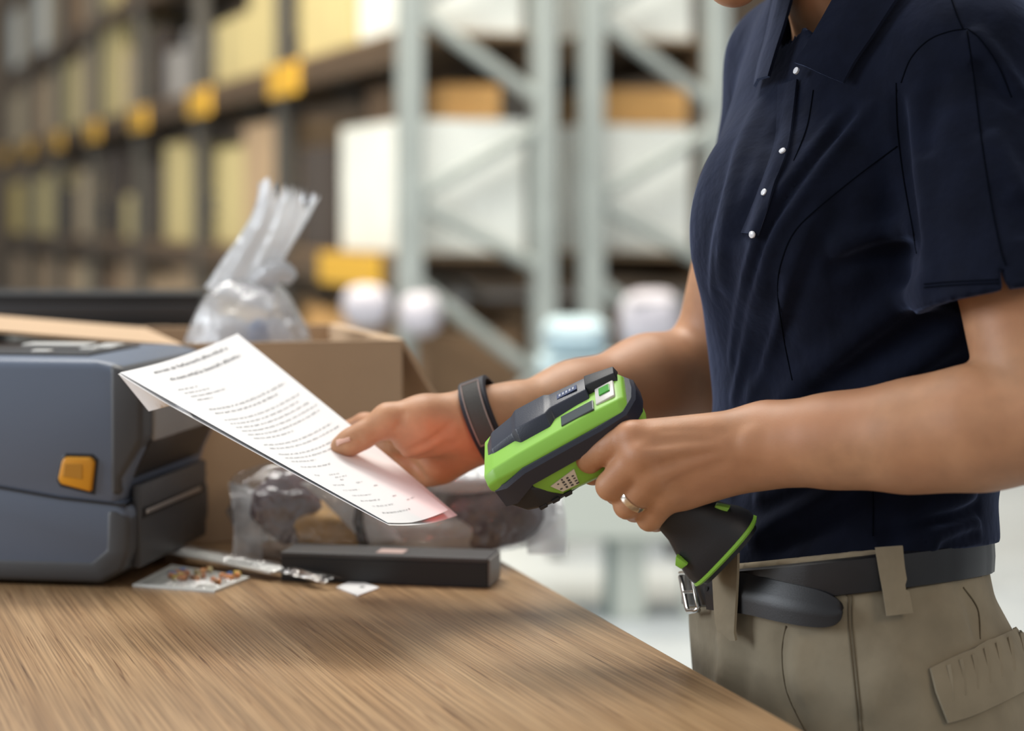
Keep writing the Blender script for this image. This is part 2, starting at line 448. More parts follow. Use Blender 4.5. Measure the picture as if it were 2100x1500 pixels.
MB().prism(lo_prof, pl(0, 0, 0), eL, eZ, eW*PW, bevel=0.0085, seg=3).build('base_shell', pr_blue, printer, auto=35)
up_prof = [(0.009, 0.0640), (0.060, 0.0690), (0.135, 0.0800), (0.270, 0.0950), (0.270, 0.190), (0.028, 0.190), (0.004, 0.184), (-0.0115, 0.160), (-0.0115, 0.122), (0.004, 0.0900)]
lid = MB().prism(up_prof, pl(0, 0, 0), eL, eZ, eW*PW, bevel=0.0085, seg=3).build('lid_shell', pr_blue, printer, auto=35)
# dark plinth in the joint and under the base
MB().prism([(0.002, 0.0682), (0.060, 0.0732), (0.135, 0.0842), (0.268, 0.0992), (0.268, 0.1008), (0.135, 0.0858), (0.060, 0.0748), (0.002, 0.0698)], pl(0, -0.0012, 0), eL, eZ, eW*(PW+0.0024)).build('joint_gasket', pr_black, printer)
for u in (0.04, 0.24):
    for w in (0.03, PW-0.03): MB().tube([pl(u, w, 0), pl(u, w, 0.006)], 0.010, n=16).build('foot', pr_black, printer)
# vertical corner guards in the darker tone (front edge of both shells)
MB().prism([(-0.0120, 0.1225), (-0.0120, 0.1590), (0.0040, 0.1835), (0.0180, 0.1870), (0.0180, 0.0760), (0.0065, 0.0760), (0.0065, 0.0905)], pl(0, -0.0009, 0), eL, eZ, eW*(PW+0.0018), bevel=0.006, seg=3).build('corner_guard', pr_dark, lid, auto=35)
MB().prism([(-0.0008, 0.0595), (-0.0008, 0.0300), (0.0055, 0.0135), (0.0240, 0.0035), (0.2705, 0.0035), (0.2705, 0.0230), (0.0330, 0.0230), (0.0210, 0.0330), (0.0200, 0.0665), (0.0100, 0.0665)], pl(0, -0.0009, 0), eL, eZ, eW*(PW+0.0018), bevel=0.006, seg=3).build('corner_guard', pr_dark, printer, auto=35)
# front: pale window panel, recess, slot with tear bar
MB().prism([(-0.0150, 0.1205), (-0.0150, 0.1640), (-0.0090, 0.1730), (-0.0090, 0.1205)], pl(0, 0.024, 0), eL, eZ, eW*(PW-0.048), bevel=0.002).build('front_panel', pr_light, lid, auto=35)
MB().prism([(-0.0125, 0.1205), (0.0030, 0.0890), (0.0060, 0.0890), (-0.0060, 0.1205)], pl(0, 0.020, 0), eL, eZ, eW*(PW-0.040), bevel=0.001).build('recess_panel', pr_black, lid)
MB().prism([(-0.0040, 0.0140), (-0.0040, 0.0840), (0.0040, 0.0840), (0.0040, 0.0140)], pl(0, 0.018, 0), eL, eZ, eW*(PW-0.036), bevel=0.002).build('front_door', pr_dark, printer, auto=35)
MB().prism([(-0.0050, 0.0555), (-0.0050, 0.0640), (0.0, 0.0640), (0.0, 0.0555)], pl(0, 0.022, 0), eL, eZ, eW*(PW-0.050)).build('label_slot', pr_black, printer)
MB().prism([(-0.0062, 0.0580), (-0.0062, 0.0618), (0.0, 0.0618), (0.0, 0.0580)], pl(0, 0.030, 0), eL, eZ, eW*(PW-0.070), bevel=0.0008).build('tear_bar', mat('tear_bar_metal', (0.60, 0.58, 0.56), 0.35, metallic=0.9), printer)
# amber release latch on the side
lt = MB().prism([(0.0315, 0.0800), (0.0285, 0.1050), (0.0320, 0.1090), (0.0540, 0.1090), (0.0570, 0.1060), (0.0605, 0.0905), (0.0580, 0.0860)], pl(0, -0.0045, 0), eL, eZ, eW*0.010, bevel=0.0028, seg=3).build('release_latch', amber, printer, auto=35)
MB().prism([(0.0385, 0.0905), (0.0385, 0.1035), (0.0540, 0.1035), (0.0555, 0.0925)], pl(0, -0.0050, 0), eL, eZ, eW*0.0010, bevel=0.0006).build('recess_shade', amber_shade, lt)  # flat plate; the recess shade is put into its darker amber
MB().prism([(0.0290, 0.0770), (0.0260, 0.1070), (0.0310, 0.1115), (0.0555, 0.1115), (0.0590, 0.1070), (0.0630, 0.0890), (0.0600, 0.0835)], pl(0, -0.0008, 0), eL, eZ, eW*0.004, bevel=0.001).build('latch_surround', pr_black, printer)
# control panel on the lid
cp = MB().box(pl(0.125, 0.105, 0.1905), (0.150, 0.130, 0.003), bevel=0.0012, R=[eL, eW, eZ]).build('control_panel', pr_black, lid, auto=35)
for (u, w, su, sw, m_) in ((0.120, 0.150, 0.062, 0.028, grey_key), (0.070, 0.150, 0.018, 0.018, grey_key), (0.065, 0.118, 0.018, 0.014, grey_key), (0.100, 0.060, 0.016, 0.012, grey_key), (0.070, 0.092, 0.014, 0.010, grey_key), (0.172, 0.062, 0.012, 0.009, grey_key)):
    MB().box(pl(u, w, 0.1926), (su, sw, 0.0022), bevel=0.0008, R=[eL, eW, eZ]).build('key', m_, cp)
MB().box(pl(0.172, 0.120, 0.1924), (0.006, 0.006, 0.0012), R=[eL, eW, eZ]).build('indicator_lamp', mat('red_lens', (0.55, 0.05, 0.03), 0.3), cp)

# ------------------------------------------------------------------ cardboard carton with open flaps
kraft = mat('kraft_board', (0.54, 0.375, 0.235), 0.85, var=0.06, var_scale=9, bump=0.15, bump_scale=160)
kraft_in = mat('kraft_board_edge', (0.60, 0.43, 0.28), 0.9, var=0.08, var_scale=40)
ca = np.array((-0.107, 1.943)); cl, cw, ch = 0.215, 0.33, 0.188
def cb(a, b): q = ca+TP*a+TD*b; return (q[0], q[1])
EX = np.array((*TP, 0)); EY = np.array((*TD, 0))
carton = thing('cardboard_carton', (*cb(cl/2, cw/2), TZ), 'open brown cardboard carton behind the printer, a knotted bag in it', 'box')
def board(name, a, b, sa, sb, z0, z1, m=kraft, par=None):
    return MB().prism([(0, 0), (sa, 0), (sa, sb), (0, sb)], (*cb(a, b), z0), EX, EY, (0, 0, z1-z0), bevel=0.0008).build(name, m, par or carton)
t_ = 0.0045
board('side_panel', 0, 0, cl, t_, TZ, TZ+ch); board('side_panel', 0, cw-t_, cl, t_, TZ, TZ+ch)
board('side_panel', 0, t_, t_, cw-2*t_, TZ, TZ+ch); board('side_panel', cl-t_, t_, t_, cw-2*t_, TZ, TZ+ch); board('bottom_panel', t_, t_, cl-2*t_, cw-2*t_, TZ, TZ+t_)
def flap(name, o, ex, up, L, W, curve=0.0):
    G = []
    for i in range(7):
        s_ = i/6; G.append([np.asarray(o)+np.asarray(up)*L*s_+np.asarray(ex)*W*(0.015+0.97*j/4)+np.array((0, 0, -curve*s_*s_)) for j in range(5)])
    n_ = nrm(np.cross(up, ex)); return MB().grid(G, thick=lambda i, j: n_*0.0035).build(name, kraft, carton)
flap('flap', (*cb(cl-0.001, 0.0), TZ+ch), EY, nrm(EX+np.array((0, 0, 0.10))), 0.26, cw, 0.0)
flap('flap', (*cb(0.001, 0.0), TZ+ch), EY, nrm(-EX*0.55+np.array((0, 0, -0.9))), 0.10, cw, 0.0)
MB().prism([(0, 0), (cl, 0), (cl, t_), (0, t_)], (*cb(0, -0.0001), TZ+ch), EX, EY, (0, 0, 0.0015)).build('board_edge', kraft_in, carton)

def blob(c, r, R=None, e=0.5, noise=0.0, seed=0, nu=28, nv=18, freq=3.0):
    """rounded lump: superellipsoid with soft dents"""
    rnd = np.random.RandomState(seed); ks = rnd.normal(size=(7, 3))*freq; ph = rnd.rand(7)*6.28; V, F = [], []
    sg = lambda x, p: math.copysign(abs(x)**p, x)
    for i in range(nv+1):
        t = -math.pi/2+math.pi*i/nv
        for j in range(nu):
            f = 2*math.pi*j/nu; q = np.array((sg(math.cos(t), e)*sg(math.cos(f), e), sg(math.cos(t), e)*sg(math.sin(f), e), sg(math.sin(t), e)))
            q = q*(1+noise*sum(math.sin(k@q+p) for k, p in zip(ks, ph))/3)
            p = q*np.asarray(r)
            V.append(np.asarray(c)+(np.asarray(R).T@p if R is not None else p))
    for i in range(nv):
        for j in range(nu): F.append((i*nu+j, i*nu+(j+1) % nu, (i+1)*nu+(j+1) % nu, (i+1)*nu+j))
    return V, F

# ------------------------------------------------------------------ knotted clear bag of goods in the carton
clear = film('clear_film', haze=0.30, clear=0.75, rough=0.07)
milky = film('milky_film', haze=0.70, clear=0.75, rough=0.12)
bc = P(508, 690, 2.09); bag = thing('plastic_bag', (bc[0], bc[1], TZ+t_), 'clear plastic bag with a twisted upright neck, standing in the open carton', 'bag')
V, F = blob((bc[0], bc[1], TZ+t_+0.120), (0.067, 0.062, 0.118), e=0.8, noise=0.05, seed=3, nu=48, nv=30, freq=4.5)
MB().add(V, F).build('bag_film', clear, bag, smooth=True)
neck = catmull([P(490, 615, 2.09), P(512, 560, 2.09), P(535, 515, 2.09), P(562, 470, 2.09), P(580, 430, 2.09), P(590, 400, 2.09)], 5); rings = []
for i, p in enumerate(neck):
    s_ = i/(len(neck)-1); r = 0.020*(1-s_)**2+0.012+0.016*s_**1.5; a_ = nrm(neck[min(i+1, len(neck)-1)]-neck[max(i-1, 0)]); u_ = nrm(np.cross(a_, (0, 1, 0))); v_ = np.cross(a_, u_)
    rings.append([p+(u_*math.cos(2*math.pi*k/36)+v_*math.sin(2*math.pi*k/36)*0.6)*r*(1+0.22*math.sin(2*math.pi*k/36*7+s_*2.5))+a_*(0.012*math.sin(k*1.7)*max(0, s_-0.8)*5) for k in range(36)])
MB().loft(rings, cap=False).build('twisted_neck', milky, bag, smooth=True)
ear = catmull([P(520, 590, 2.08), P(550, 565, 2.08), P(580, 560, 2.08), P(602, 575, 2.08)], 5)
MB().tube(ear, [0.006+0.008*math.sin(math.pi*min(1, i/(len(ear)-1)*0.9+0.1)) for i in range(len(ear))], n=12).build('knot_loop', milky, bag, smooth=True)
inside = [((-0.020, -0.01, 0.175), (0.026, 0.030, 0.028), (0.80, 0.80, 0.82)), ((0.020, -0.005, 0.165), (0.028, 0.030, 0.034), (0.72, 0.74, 0.80)), ((0.0, 0.012, 0.10), (0.042, 0.036, 0.055), (0.70, 0.69, 0.68)),
          ((-0.012, -0.032, 0.150), (0.013, 0.010, 0.016), (0.45, 0.22, 0.17)), ((0.016, -0.034, 0.185), (0.010, 0.008, 0.013), (0.25, 0.36, 0.62)), ((0.036, -0.012, 0.120), (0.014, 0.020, 0.022), (0.62, 0.52, 0.44))]
for k, (o_, r_, c_) in enumerate(inside):
    V, F = blob(np.array((bc[0], bc[1], TZ+t_))+np.array(o_), r_, e=0.8, noise=0.06, seed=k+11, nu=20, nv=12)
    MB().add(V, F).build('wrapped_item', mat('bag_item_%d' % k, c_, 0.5), bag, smooth=True)

# ------------------------------------------------------------------ clear mailer full of dark goods, at the edge of the bench
mc = np.array((-0.108, 1.818, TZ)); MR = [nrm((0.995, 0.10, 0)), nrm((-0.10, 0.995, 0)), (0, 0, 1)]
def ml(a, b, c): return mc+np.array(MR[0])*a+np.array(MR[1])*b+np.array((0, 0, c))
pouch = thing('plastic_pouch', mc, 'clear plastic pouch of dark brown goods lying between carton and black case', 'pouch')
V, F = blob(ml(0.0, 0, 0.046), (0.146, 0.066, 0.044), MR, e=0.5, noise=0.04, seed=5, nu=72, nv=30, freq=6)
MB().add(V, F).build('pouch_film', film('pouch_film', haze=0.07, clear=0.8, rough=0.05), pouch, smooth=True)
def ribbon(a0, wob, name):
    G = []
    for t in np.linspace(0, 1, 16):
        y_ = 0.052*math.cos(t*math.pi); z_ = 0.006+0.062*math.sin(t*math.pi)
        G.append([ml(a0+wob*k*0.010+0.003*math.sin(t*9+k), y_*(1-0.06*k), z_*(1-0.05*k)+0.001) for k in range(4)])
    MB().grid(G).build(name, milky, pouch, smooth=True)
ribbon(-0.146, 1, 'film_seal_highlight'); ribbon(0.150, -1, 'film_seal_highlight')  # film edges whose white highlight is put into the milky colour
dark_cloth = mat('plum_cloth', (0.095, 0.058, 0.066), 0.6, var=0.4, var_scale=60, bump=0.5, bump_scale=200)
gold_cloth = mat('ochre_cloth', (0.46, 0.26, 0.08), 0.7, var=0.3, var_scale=50)
white_p = mat('white_card', (0.82, 0.83, 0.84), 0.6)
def part_blob(name, c, r, m_, rot=0.0, e=0.55, seed=1, noise=0.05):
    ca_, sa_ = math.cos(rot), math.sin(rot); X0, Y0 = np.array(MR[0]), np.array(MR[1]); Zq = np.array((0, 0, 1.0))
    R_ = [X0*ca_+Zq*sa_, Y0, -X0*sa_+Zq*ca_]
    V, F = blob(c, r, R_, e=e, noise=noise, seed=seed, nu=32, nv=18); return MB().add(V, F).build(name, m_, pouch, smooth=True)
part_blob('folded_cloth', ml(-0.098, 0.0, 0.047), (0.030, 0.045, 0.028), dark_cloth, -0.75, seed=2)
part_blob('folded_cloth', ml(-0.060, 0.0, 0.030), (0.050, 0.045, 0.018), gold_cloth, -0.15, seed=3)
part_blob('folded_cloth', ml(-0.010, 0.0, 0.040), (0.036, 0.046, 0.030), dark_cloth, 0.1, seed=4)
part_blob('folded_cloth', ml(0.092, -0.006, 0.038), (0.042, 0.046, 0.028), dark_cloth, 0.25, seed=6)
part_blob('inner_sachet', ml(0.025, -0.018, 0.024), (0.060, 0.036, 0.017), mat('grey_sachet', (0.48, 0.46, 0.42), 0.4), 0.0, seed=7)
part_blob('inner_sachet', ml(0.068, -0.002, 0.070), (0.044, 0.044, 0.010), white_p, 0.05, seed=8)
G = [[ml(-0.085+0.060*i/8, -0.056+0.002*math.sin(j), 0.074-0.058*(i/8)**1.2)+np.array((0.032*j/4, 0, 0.006*j/4)) for j in range(5)] for i in range(9)]
MB().grid(G, thick=lambda i, j: np.array((0, 0.0012, 0))).build('paper_strip', white_p, pouch, smooth=True)
MB().tube([ml(-0.030, -0.052, 0.070), ml(-0.034, -0.056, 0.040), ml(-0.026, -0.056, 0.008)], 0.0045, n=10).build('black_clip', pr_black, pouch, smooth=True)

# ------------------------------------------------------------------ long black case
bk = TT(1000, 1207); bl_ = TT(576, 1192); kx = nrm(bl_-bk); ky = nrm(np.array((-kx[1], kx[0], 0))*(1 if -kx[0] < 0 else -1)); ky = ky if ky[1] > 0 else -ky; kl = np.linalg.norm(bl_-bk)
case = thing('black_case', bk+kx*kl/2+ky*0.023, 'long flat black case lying in front of the plastic pouch', 'case')
cm1 = mat('case_black', (0.008, 0.008, 0.009), 0.45); cm2 = mat('case_lid', (0.045, 0.042, 0.042), 0.55); cm3 = mat('case_end', (0.20, 0.19, 0.18), 0.5)
MB().prism([(0, 0), (kl, 0), (kl, 0.046), (0, 0.046)], bk, kx, ky, (0, 0, 0.0205), bevel=0.0008).build('case_body', cm1, case)
MB().prism([(0, 0), (kl, 0), (kl, 0.046), (0, 0.046)], bk+np.array((0, 0, 0.0207))-kx*0.0004-ky*0.0004, kx*1.004, ky*1.015, (0, 0, 0.0040), bevel=0.0008).build('case_lid', cm2, case)
MB().prism([(-0.0020, 0.001), (0, 0.001), (0, 0.045), (-0.0020, 0.045)], bk+np.array((0, 0, 0.001)), kx, ky, (0, 0, 0.0225), bevel=0.0004).build('end_cap', cm3, case)
MB().prism([(kl*0.42, 0.01), (kl*0.55, 0.01), (kl*0.55, 0.03), (kl*0.42, 0.03)], bk+np.array((0, 0, 0.0247)), kx, ky, (0, 0, 0.0004)).build('lid_sticker', mat('sticker_pink', (0.55, 0.40, 0.36), 0.4), case)

# ------------------------------------------------------------------ flat items on the bench by the printer
def slab(name, q, z0, z1, m_, parent=None, **kw):
    V = [np.array((*p[:2], TZ+z0)) for p in q]+[np.array((*p[:2], TZ+z1)) for p in q]
    return MB().add(V, [(3, 2, 1, 0), (4, 5, 6, 7)]+[(i, (i+1) % 4, 4+(i+1) % 4, 4+i) for i in range(4)]).build(name, m_, parent, **kw)
q4 = [TT(272, 1204), TT(440, 1217), TT(512, 1189), TT(352, 1164)]; kit_c = sum(q4)/4
kit = thing('component_card', (kit_c[0], kit_c[1], TZ), 'small white card carrying coloured electronic parts, beside the printer', 'card')
slab('card_sheet', q4, 0.0002, 0.0022, mat('card_white', (0.66, 0.67, 0.64), 0.35), kit)
rnd = random.Random(4)
cols = [(0.75, 0.28, 0.08), (0.75, 0.28, 0.08), (0.62, 0.20, 0.06), (0.75, 0.55, 0.12), (0.05, 0.14, 0.40), (0.55, 0.45, 0.22), (0.30, 0.13, 0.05), (0.80, 0.35, 0.12)]
for k in range(26):
    s_, t_2 = rnd.uniform(0.25, 0.95), rnd.uniform(0.30, 0.95); p = lerp(lerp(q4[0], q4[1], s_), lerp(q4[3], q4[2], s_), t_2); c_ = cols[k % len(cols)]; ang = rnd.uniform(0, 3.1); h_ = 0.0045
    a_ = np.array((math.cos(ang), math.sin(ang), 0))*rnd.uniform(0.002, 0.0045); p = np.array((p[0], p[1], TZ+h_))
    MB().tube([p-a_, p-a_*0.6, p+a_*0.6, p+a_], [0.0014, 0.0025, 0.0025, 0.0014], n=8).build('electronic_part', mat('component_%d' % (k % len(cols)), c_, 0.4), kit, smooth=True)
V = []; fl_ = [TT(285, 1203), TT(436, 1214), TT(500, 1190), TT(360, 1168)]
G = [[lerp(lerp(fl_[0], fl_[1], i/10), lerp(fl_[3], fl_[2], i/10), j/6)*np.array((1, 1, 0))+np.array((0, 0, TZ+0.0024+0.0055*math.sin(math.pi*i/10)**0.5*math.sin(math.pi*j/6)**0.5)) for j in range(7)] for i in range(11)]
MB().grid(G).build('blister_film', film('blister', haze=0.05, clear=0.85), kit, smooth=True)
pk0, pk1 = TT(345, 1150), TT(688, 1209); pd = nrm(pk1-pk0); pn = np.array((-pd[1], pd[0], 0)); pn = pn if pn[1] > 0 else -pn; plen = np.linalg.norm(pk1-pk0)
packet = thing('slim_packet', lerp(pk0, pk1, 0.5), 'long slim white packet in clear film lying across the component card', 'packet')
def pp(a, b, h): return pk0+pd*a+pn*b+np.array((0, 0, h))
wv = lambda s_: 0.0092-0.006*s_**2
G = [[pp(plen*i/16, 0.024*(j/4-0.5), wv(i/16)) for j in range(5)] for i in range(17)]
MB().grid(G[:12], thick=lambda i, j: np.array((0, 0, 0.0018))).build('paper_insert', mat('insert_white', (0.82, 0.82, 0.79), 0.5), packet, smooth=True, auto=40)
MB().grid([[p+np.array((0, 0, 0.0030+0.004*math.sin(math.pi*j/4))) for j, p in enumerate(r)] for r in G]).build('film_sleeve', film('sleeve', haze=0.05, clear=0.85), packet, smooth=True)
for k in range(9):
    MB().box(pp(plen*(0.40+0.02*k), 0.0-0.004, wv(0.5)+0.0022), (0.0045, 0.003, 0.0004), R=[pd, pn, (0, 0, 1)]).build('printed_mark', mat('grey_print', (0.18, 0.18, 0.18), 0.6), packet)
MB().tube([pp(plen*0.72, 0.004, wv(.75)+0.0035), pp(plen*0.93, -0.004, wv(.93)+0.0025)], 0.0030, n=10).build('stylus', mat('stylus_brown', (0.20, 0.13, 0.09), 0.3), packet, smooth=True)
MB().tube([pp(plen*0.70, -0.006, wv(.72)+0.003), pp(plen*0.98, -0.007, wv(.98)+0.0025)], 0.0012, n=8).build('metal_rod', mat('rod_metal', (0.7, 0.7, 0.7), 0.2, metallic=1.0), packet, smooth=True)
tg = [TT(690, 1207), TT(735, 1224), TT(778, 1208), TT(728, 1191)]; tgc = sum(tg)/4
tagc = thing('paper_tag', (tgc[0], tgc[1], TZ), 'small white paper tag with a dark spot, at the end of the slim packet', 'tag')
slab('tag_sheet', tg, 0.0003, 0.0011, mat('tag_white', (0.80, 0.80, 0.80), 0.5), tagc)
MB().tube([np.array((tgc[0]+0.004, tgc[1], TZ+0.0011)), np.array((tgc[0]+0.004, tgc[1], TZ+0.0014))], 0.0022, n=14).build('punched_spot', mat('spot_dark', (0.03, 0.03, 0.03), 0.6), tagc)

# ------------------------------------------------------------------ black shelf raised at the back of the bench
sx0, sx1, sy = P(-90, 600, 2.50)[0], P(412, 600, 2.50)[0], 2.50
riser = thing('bench_riser', ((sx0+sx1)/2, sy+0.08, TZ), 'flat black raised shelf standing behind the carton at the back of the bench', 'shelf')
rb = mat('riser_black', (0.006, 0.007, 0.009), 0.35); rg_ = mat('riser_grey', (0.030, 0.031, 0.035), 0.4)
MB().box(((sx0+sx1)/2, sy+0.08, 1.1575), (sx1-sx0, 0.16, 0.012), bevel=0.002).build('shelf_board', rb, riser, auto=40)
MB().box(((sx0+sx1)/2, sy+0.075, 1.1435), (sx1-sx0-0.006, 0.15, 0.016), bevel=0.001).build('front_rail', rg_, riser, auto=40)
MB().box(((sx0+sx1)/2, sy+0.08, 1.1285), (sx1-sx0, 0.16, 0.014), bevel=0.002).build('lower_board', rb, riser, auto=40)
for x_ in (sx0+0.02, sx1-0.03):
    for y_ in (sy+0.02, sy+0.14): MB().box((x_, y_, (TZ+1.122)/2), (0.018, 0.018, 1.122-TZ), bevel=0.001).build('leg', rb, riser)
# ------------------------------------------------------------------ papers in the far hand
paper_m = mat('white_paper', (0.86, 0.86, 0.87), 0.75, bump=0.05, bump_scale=300)
ink = mat('grey_ink', (0.05, 0.052, 0.058), 0.8)
PA, PB, PC_, PD = P(243, 765, 1.53), P(488, 684, 1.69), P(938, 1049, 1.54), P(797, 1074, 1.395)
pn_ = nrm(np.cross(PD-PA, PB-PA)); pn_ = pn_ if pn_[2] > 0 else -pn_
def sheet(u, v, lift=0.0, curl=0.0):
    """u: 0 at the head of the page, 1 at the foot; v: 0 left margin, 1 right margin"""
    p = lerp(lerp(PA, PD, u), lerp(PB, PC_, u), v)
    sag = -0.010*math.sin(math.pi*v)*(0.4+0.6*math.sin(math.pi*min(u*1.1, 1)))
    cu = curl*max(0.0, (u-0.62)/0.38)**2*max(0.0, (v-0.35)/0.65)
    return p+pn_*(sag+lift+cu)
def sheet_obj(name, fn, label, nu=26, nv=16):
    G = [[fn(i/(nu-1), j/(nv-1)) for j in range(nv)] for i in range(nu)]
    return MB().grid(G, thick=lambda i, j: -pn_*0.00025).build(name, paper_m, None, smooth=True, auto=60, label=label, category='paper', group='papers held in the far hand')
def f_front(u, v):
    vv = v*(1-0.13*max(0, (u-0.60)/0.40)); return sheet(u*0.995, 0.012+vv*0.985, 0.0, 0.004)
front = sheet_obj('paper_sheet', f_front, 'white printed page lying on top of the other page in the hand')
def f_back(u, v): return sheet(u, v, -0.0009-0.0022*(1-v)*(1-u)**0.5*min(1, u*5), -0.002)+(PD-PA)*(0.004*u)
back = sheet_obj('paper_sheet', f_back, 'white page underneath, its corner folded down over the printer')
# folded corner of the lower page
G = []
for i in range(8):
    s_ = i/7; e0 = f_back(0.0+0.30*s_, 0.0); dn = P(305, 843, 1.53) if True else None
    tipw = (1-s_); e1 = lerp(P(305, 844, 1.525), P(375, 826, 1.51), s_)
    G.append([lerp(e0, e1, j/4) for j in range(5)])
MB().grid(G, thick=lambda i, j: np.array((0, 0.0003, 0))).build('folded_corner', paper_m, back, smooth=True, auto=60)
# the print: rows of small grey characters that follow the page
rnd = random.Random(7); mb = MB()
def word_row(u, v0, v1, size, dense=1.0, slots=None):
    v = v0
    while v < v1:
        wl = rnd.uniform(0.020, 0.062)*(1 if size < 0.012 else 1.6); e = min(v+wl, v1); x = v
        while x < e-0.002:
            cwid = size*rnd.uniform(0.35, 0.75); h = size*rnd.choice((0.55, 0.55, 0.8, 0.6)); x2 = min(x+cwid*0.72, e)
            if rnd.random() < dense:
                up = [f_front(u, x), f_front(u, x2), f_front(u-h*0.9, x2), f_front(u-h*0.9, x)]
                k = rnd.random()
                if k < 0.55:       # ring-like letter: two stems and bars
                    t = 0.30
                    a, b, c, d = up
                    for q in ((a, lerp(a, b, t), lerp(d, c, t), d), (lerp(a, b, 1-t), b, c, lerp(d, c, 1-t)), (lerp(a, b, t), lerp(a, b, 1-t), lerp(lerp(a, d, .22), lerp(b, c, .22), 1-t), lerp(lerp(a, d, .22), lerp(b, c, .22), t))):
                        mb.add([p+pn_*0.0005 for p in q], [(0, 1, 2, 3)])
                else:
                    a, b, c, d = up; t = 0.42
                    for q in ((a, lerp(a, b, t), lerp(d, c, t), d), (lerp(a, d, .72), lerp(b, c, .72), c, d)):
                        mb.add([p+pn_*0.0005 for p in q], [(0, 1, 2, 3)])
            x += cwid
        v = e+rnd.uniform(0.008, 0.014)
word_row(0.045, 0.20, 0.83, 0.019); word_row(0.095, 0.24, 0.86, 0.019)
for k, e in enumerate((0.36, 0.42, 0.52, 0.36)): word_row(0.150+0.022*k, 0.19+0.01*k, e, 0.0085)
for k, e in enumerate((0.92, 0.80)): word_row(0.275+0.024*k, 0.20, e, 0.0105)
for k, e in enumerate((0.92, 0.88, 0.93, 0.95, 0.92, 0.60)): word_row(0.340+0.0235*k, 0.19, e, 0.0085)
for k, e in enumerate((0.90, 0.93)): word_row(0.500+0.0235*k, 0.18, e, 0.0085)
for k, e in enumerate((0.90, 0.84, 0.45)): word_row(0.562+0.0235*k, 0.17, e, 0.0085)
word_row(0.645, 0.17, 0.52, 0.0085)
for u_, a, b in ((0.70, 0.16, 0.22), (0.70, 0.34, 0.46), (0.718, 0.36, 0.50), (0.735, 0.37, 0.41), (0.765, 0.17, 0.32), (0.765, 0.48, 0.56), (0.800, 0.18, 0.24), (0.800, 0.26, 0.42), (0.800, 0.60, 0.66), (0.835, 0.17, 0.44), (0.870, 0.16, 0.44), (0.870, 0.62, 0.67),
               (0.905, 0.19, 0.23), (0.905, 0.25, 0.50), (0.905, 0.70, 0.82), (0.945, 0.17, 0.60)):
    word_row(u_, a, b, 0.0085, 0.85)
mb.build('printed_text', ink, front)

# ------------------------------------------------------------------ hand scanner
lime = mat('lime_plastic', (0.235, 0.50, 0.055), 0.42, bump=0.15, bump_scale=1500, bump_dist=0.0003)
rub = mat('black_rubber', (0.013, 0.014, 0.018), 0.55, bump=0.3, bump_scale=1200, bump_dist=0.0004)
rub2 = mat('blue_black_rubber', (0.020, 0.024, 0.040), 0.42, bump=0.25, bump_scale=1200, bump_dist=0.0004)
SO = P(1152, 884, 1.400); th = R2_(21)
a_ = nrm((-0.854, 0.208, -0.477)); s0 = nrm(np.array((0, -1, 0))+a_*a_[1]); n0 = np.cross(a_, s0); n0 = n0 if n0[2] > 0 else -n0
n_s = nrm(n0*math.cos(th)+s0*math.sin(th)); s_s = nrm(s0*math.cos(th)-n0*math.sin(th))
def sl(u, v, w): return SO+a_*u+s_s*v+n_s*w
scanner = thing('barcode_scanner', sl(0, 0, 0), 'lime green and black cordless scanner pistol held in the near hand', 'scanner')
def shell(name, st, m_, parent=scanner, bevel=0.0, n=1, auto=35):
    """st: list of (u, [(v, w)...]) closed sections, joined along u"""
    rings = [[sl(u, v, w) for v, w in sec] for u, sec in st]
    b = bmesh.new(); vs = [[b.verts.new(Vector(p)) for p in r] for r in rings]; k = len(rings[0])
    for i in range(len(rings)-1):
        for j in range(k): b.faces.new((vs[i][j], vs[i][(j+1) % k], vs[i+1][(j+1) % k], vs[i+1][j]))
    b.faces.new(vs[0][::-1]); b.faces.new(vs[-1]); bmesh.ops.recalc_face_normals(b, faces=list(b.faces))
    if bevel: bmesh.ops.bevel(b, geom=list(b.edges), offset=bevel, segments=2, affect='EDGES', profile=0.5, clamp_overlap=True)
    return MB().bm(b).build(name, m_, parent, auto=auto)
def sec(hw, top, bot, ch=0.005): return [(-hw, bot+ch), (-hw, top-ch), (-hw+ch, top), (hw-ch, top), (hw, top-ch), (hw, bot+ch), (hw-ch, bot), (-hw+ch, bot)]
# lime deck (upper housing) and flank
deck = shell('upper_housing', [(-0.0545, sec(0.021, 0.0085, -0.010, 0.006)), (-0.050, sec(0.0265, 0.0115, -0.012, 0.007)), (-0.020, sec(0.0285, 0.0130, -0.012, 0.007)), (0.030, sec(0.0305, 0.0125, -0.012, 0.007)), (0.050, sec(0.0308, 0.0118, -0.010, 0.006)), (0.0590, sec(0.0285, 0.0085, -0.006, 0.005))], lime, bevel=0.0012)
shell('lower_housing', [(-0.0530, sec(0.0235, -0.006, -0.030, 0.004)), (-0.020, sec(0.0292, -0.006, -0.034, 0.004)), (0.018, sec(0.0298, -0.006, -0.0315, 0.004)), (0.032, sec(0.0290, -0.006, -0.0200, 0.004))], lime, bevel=0.0012)
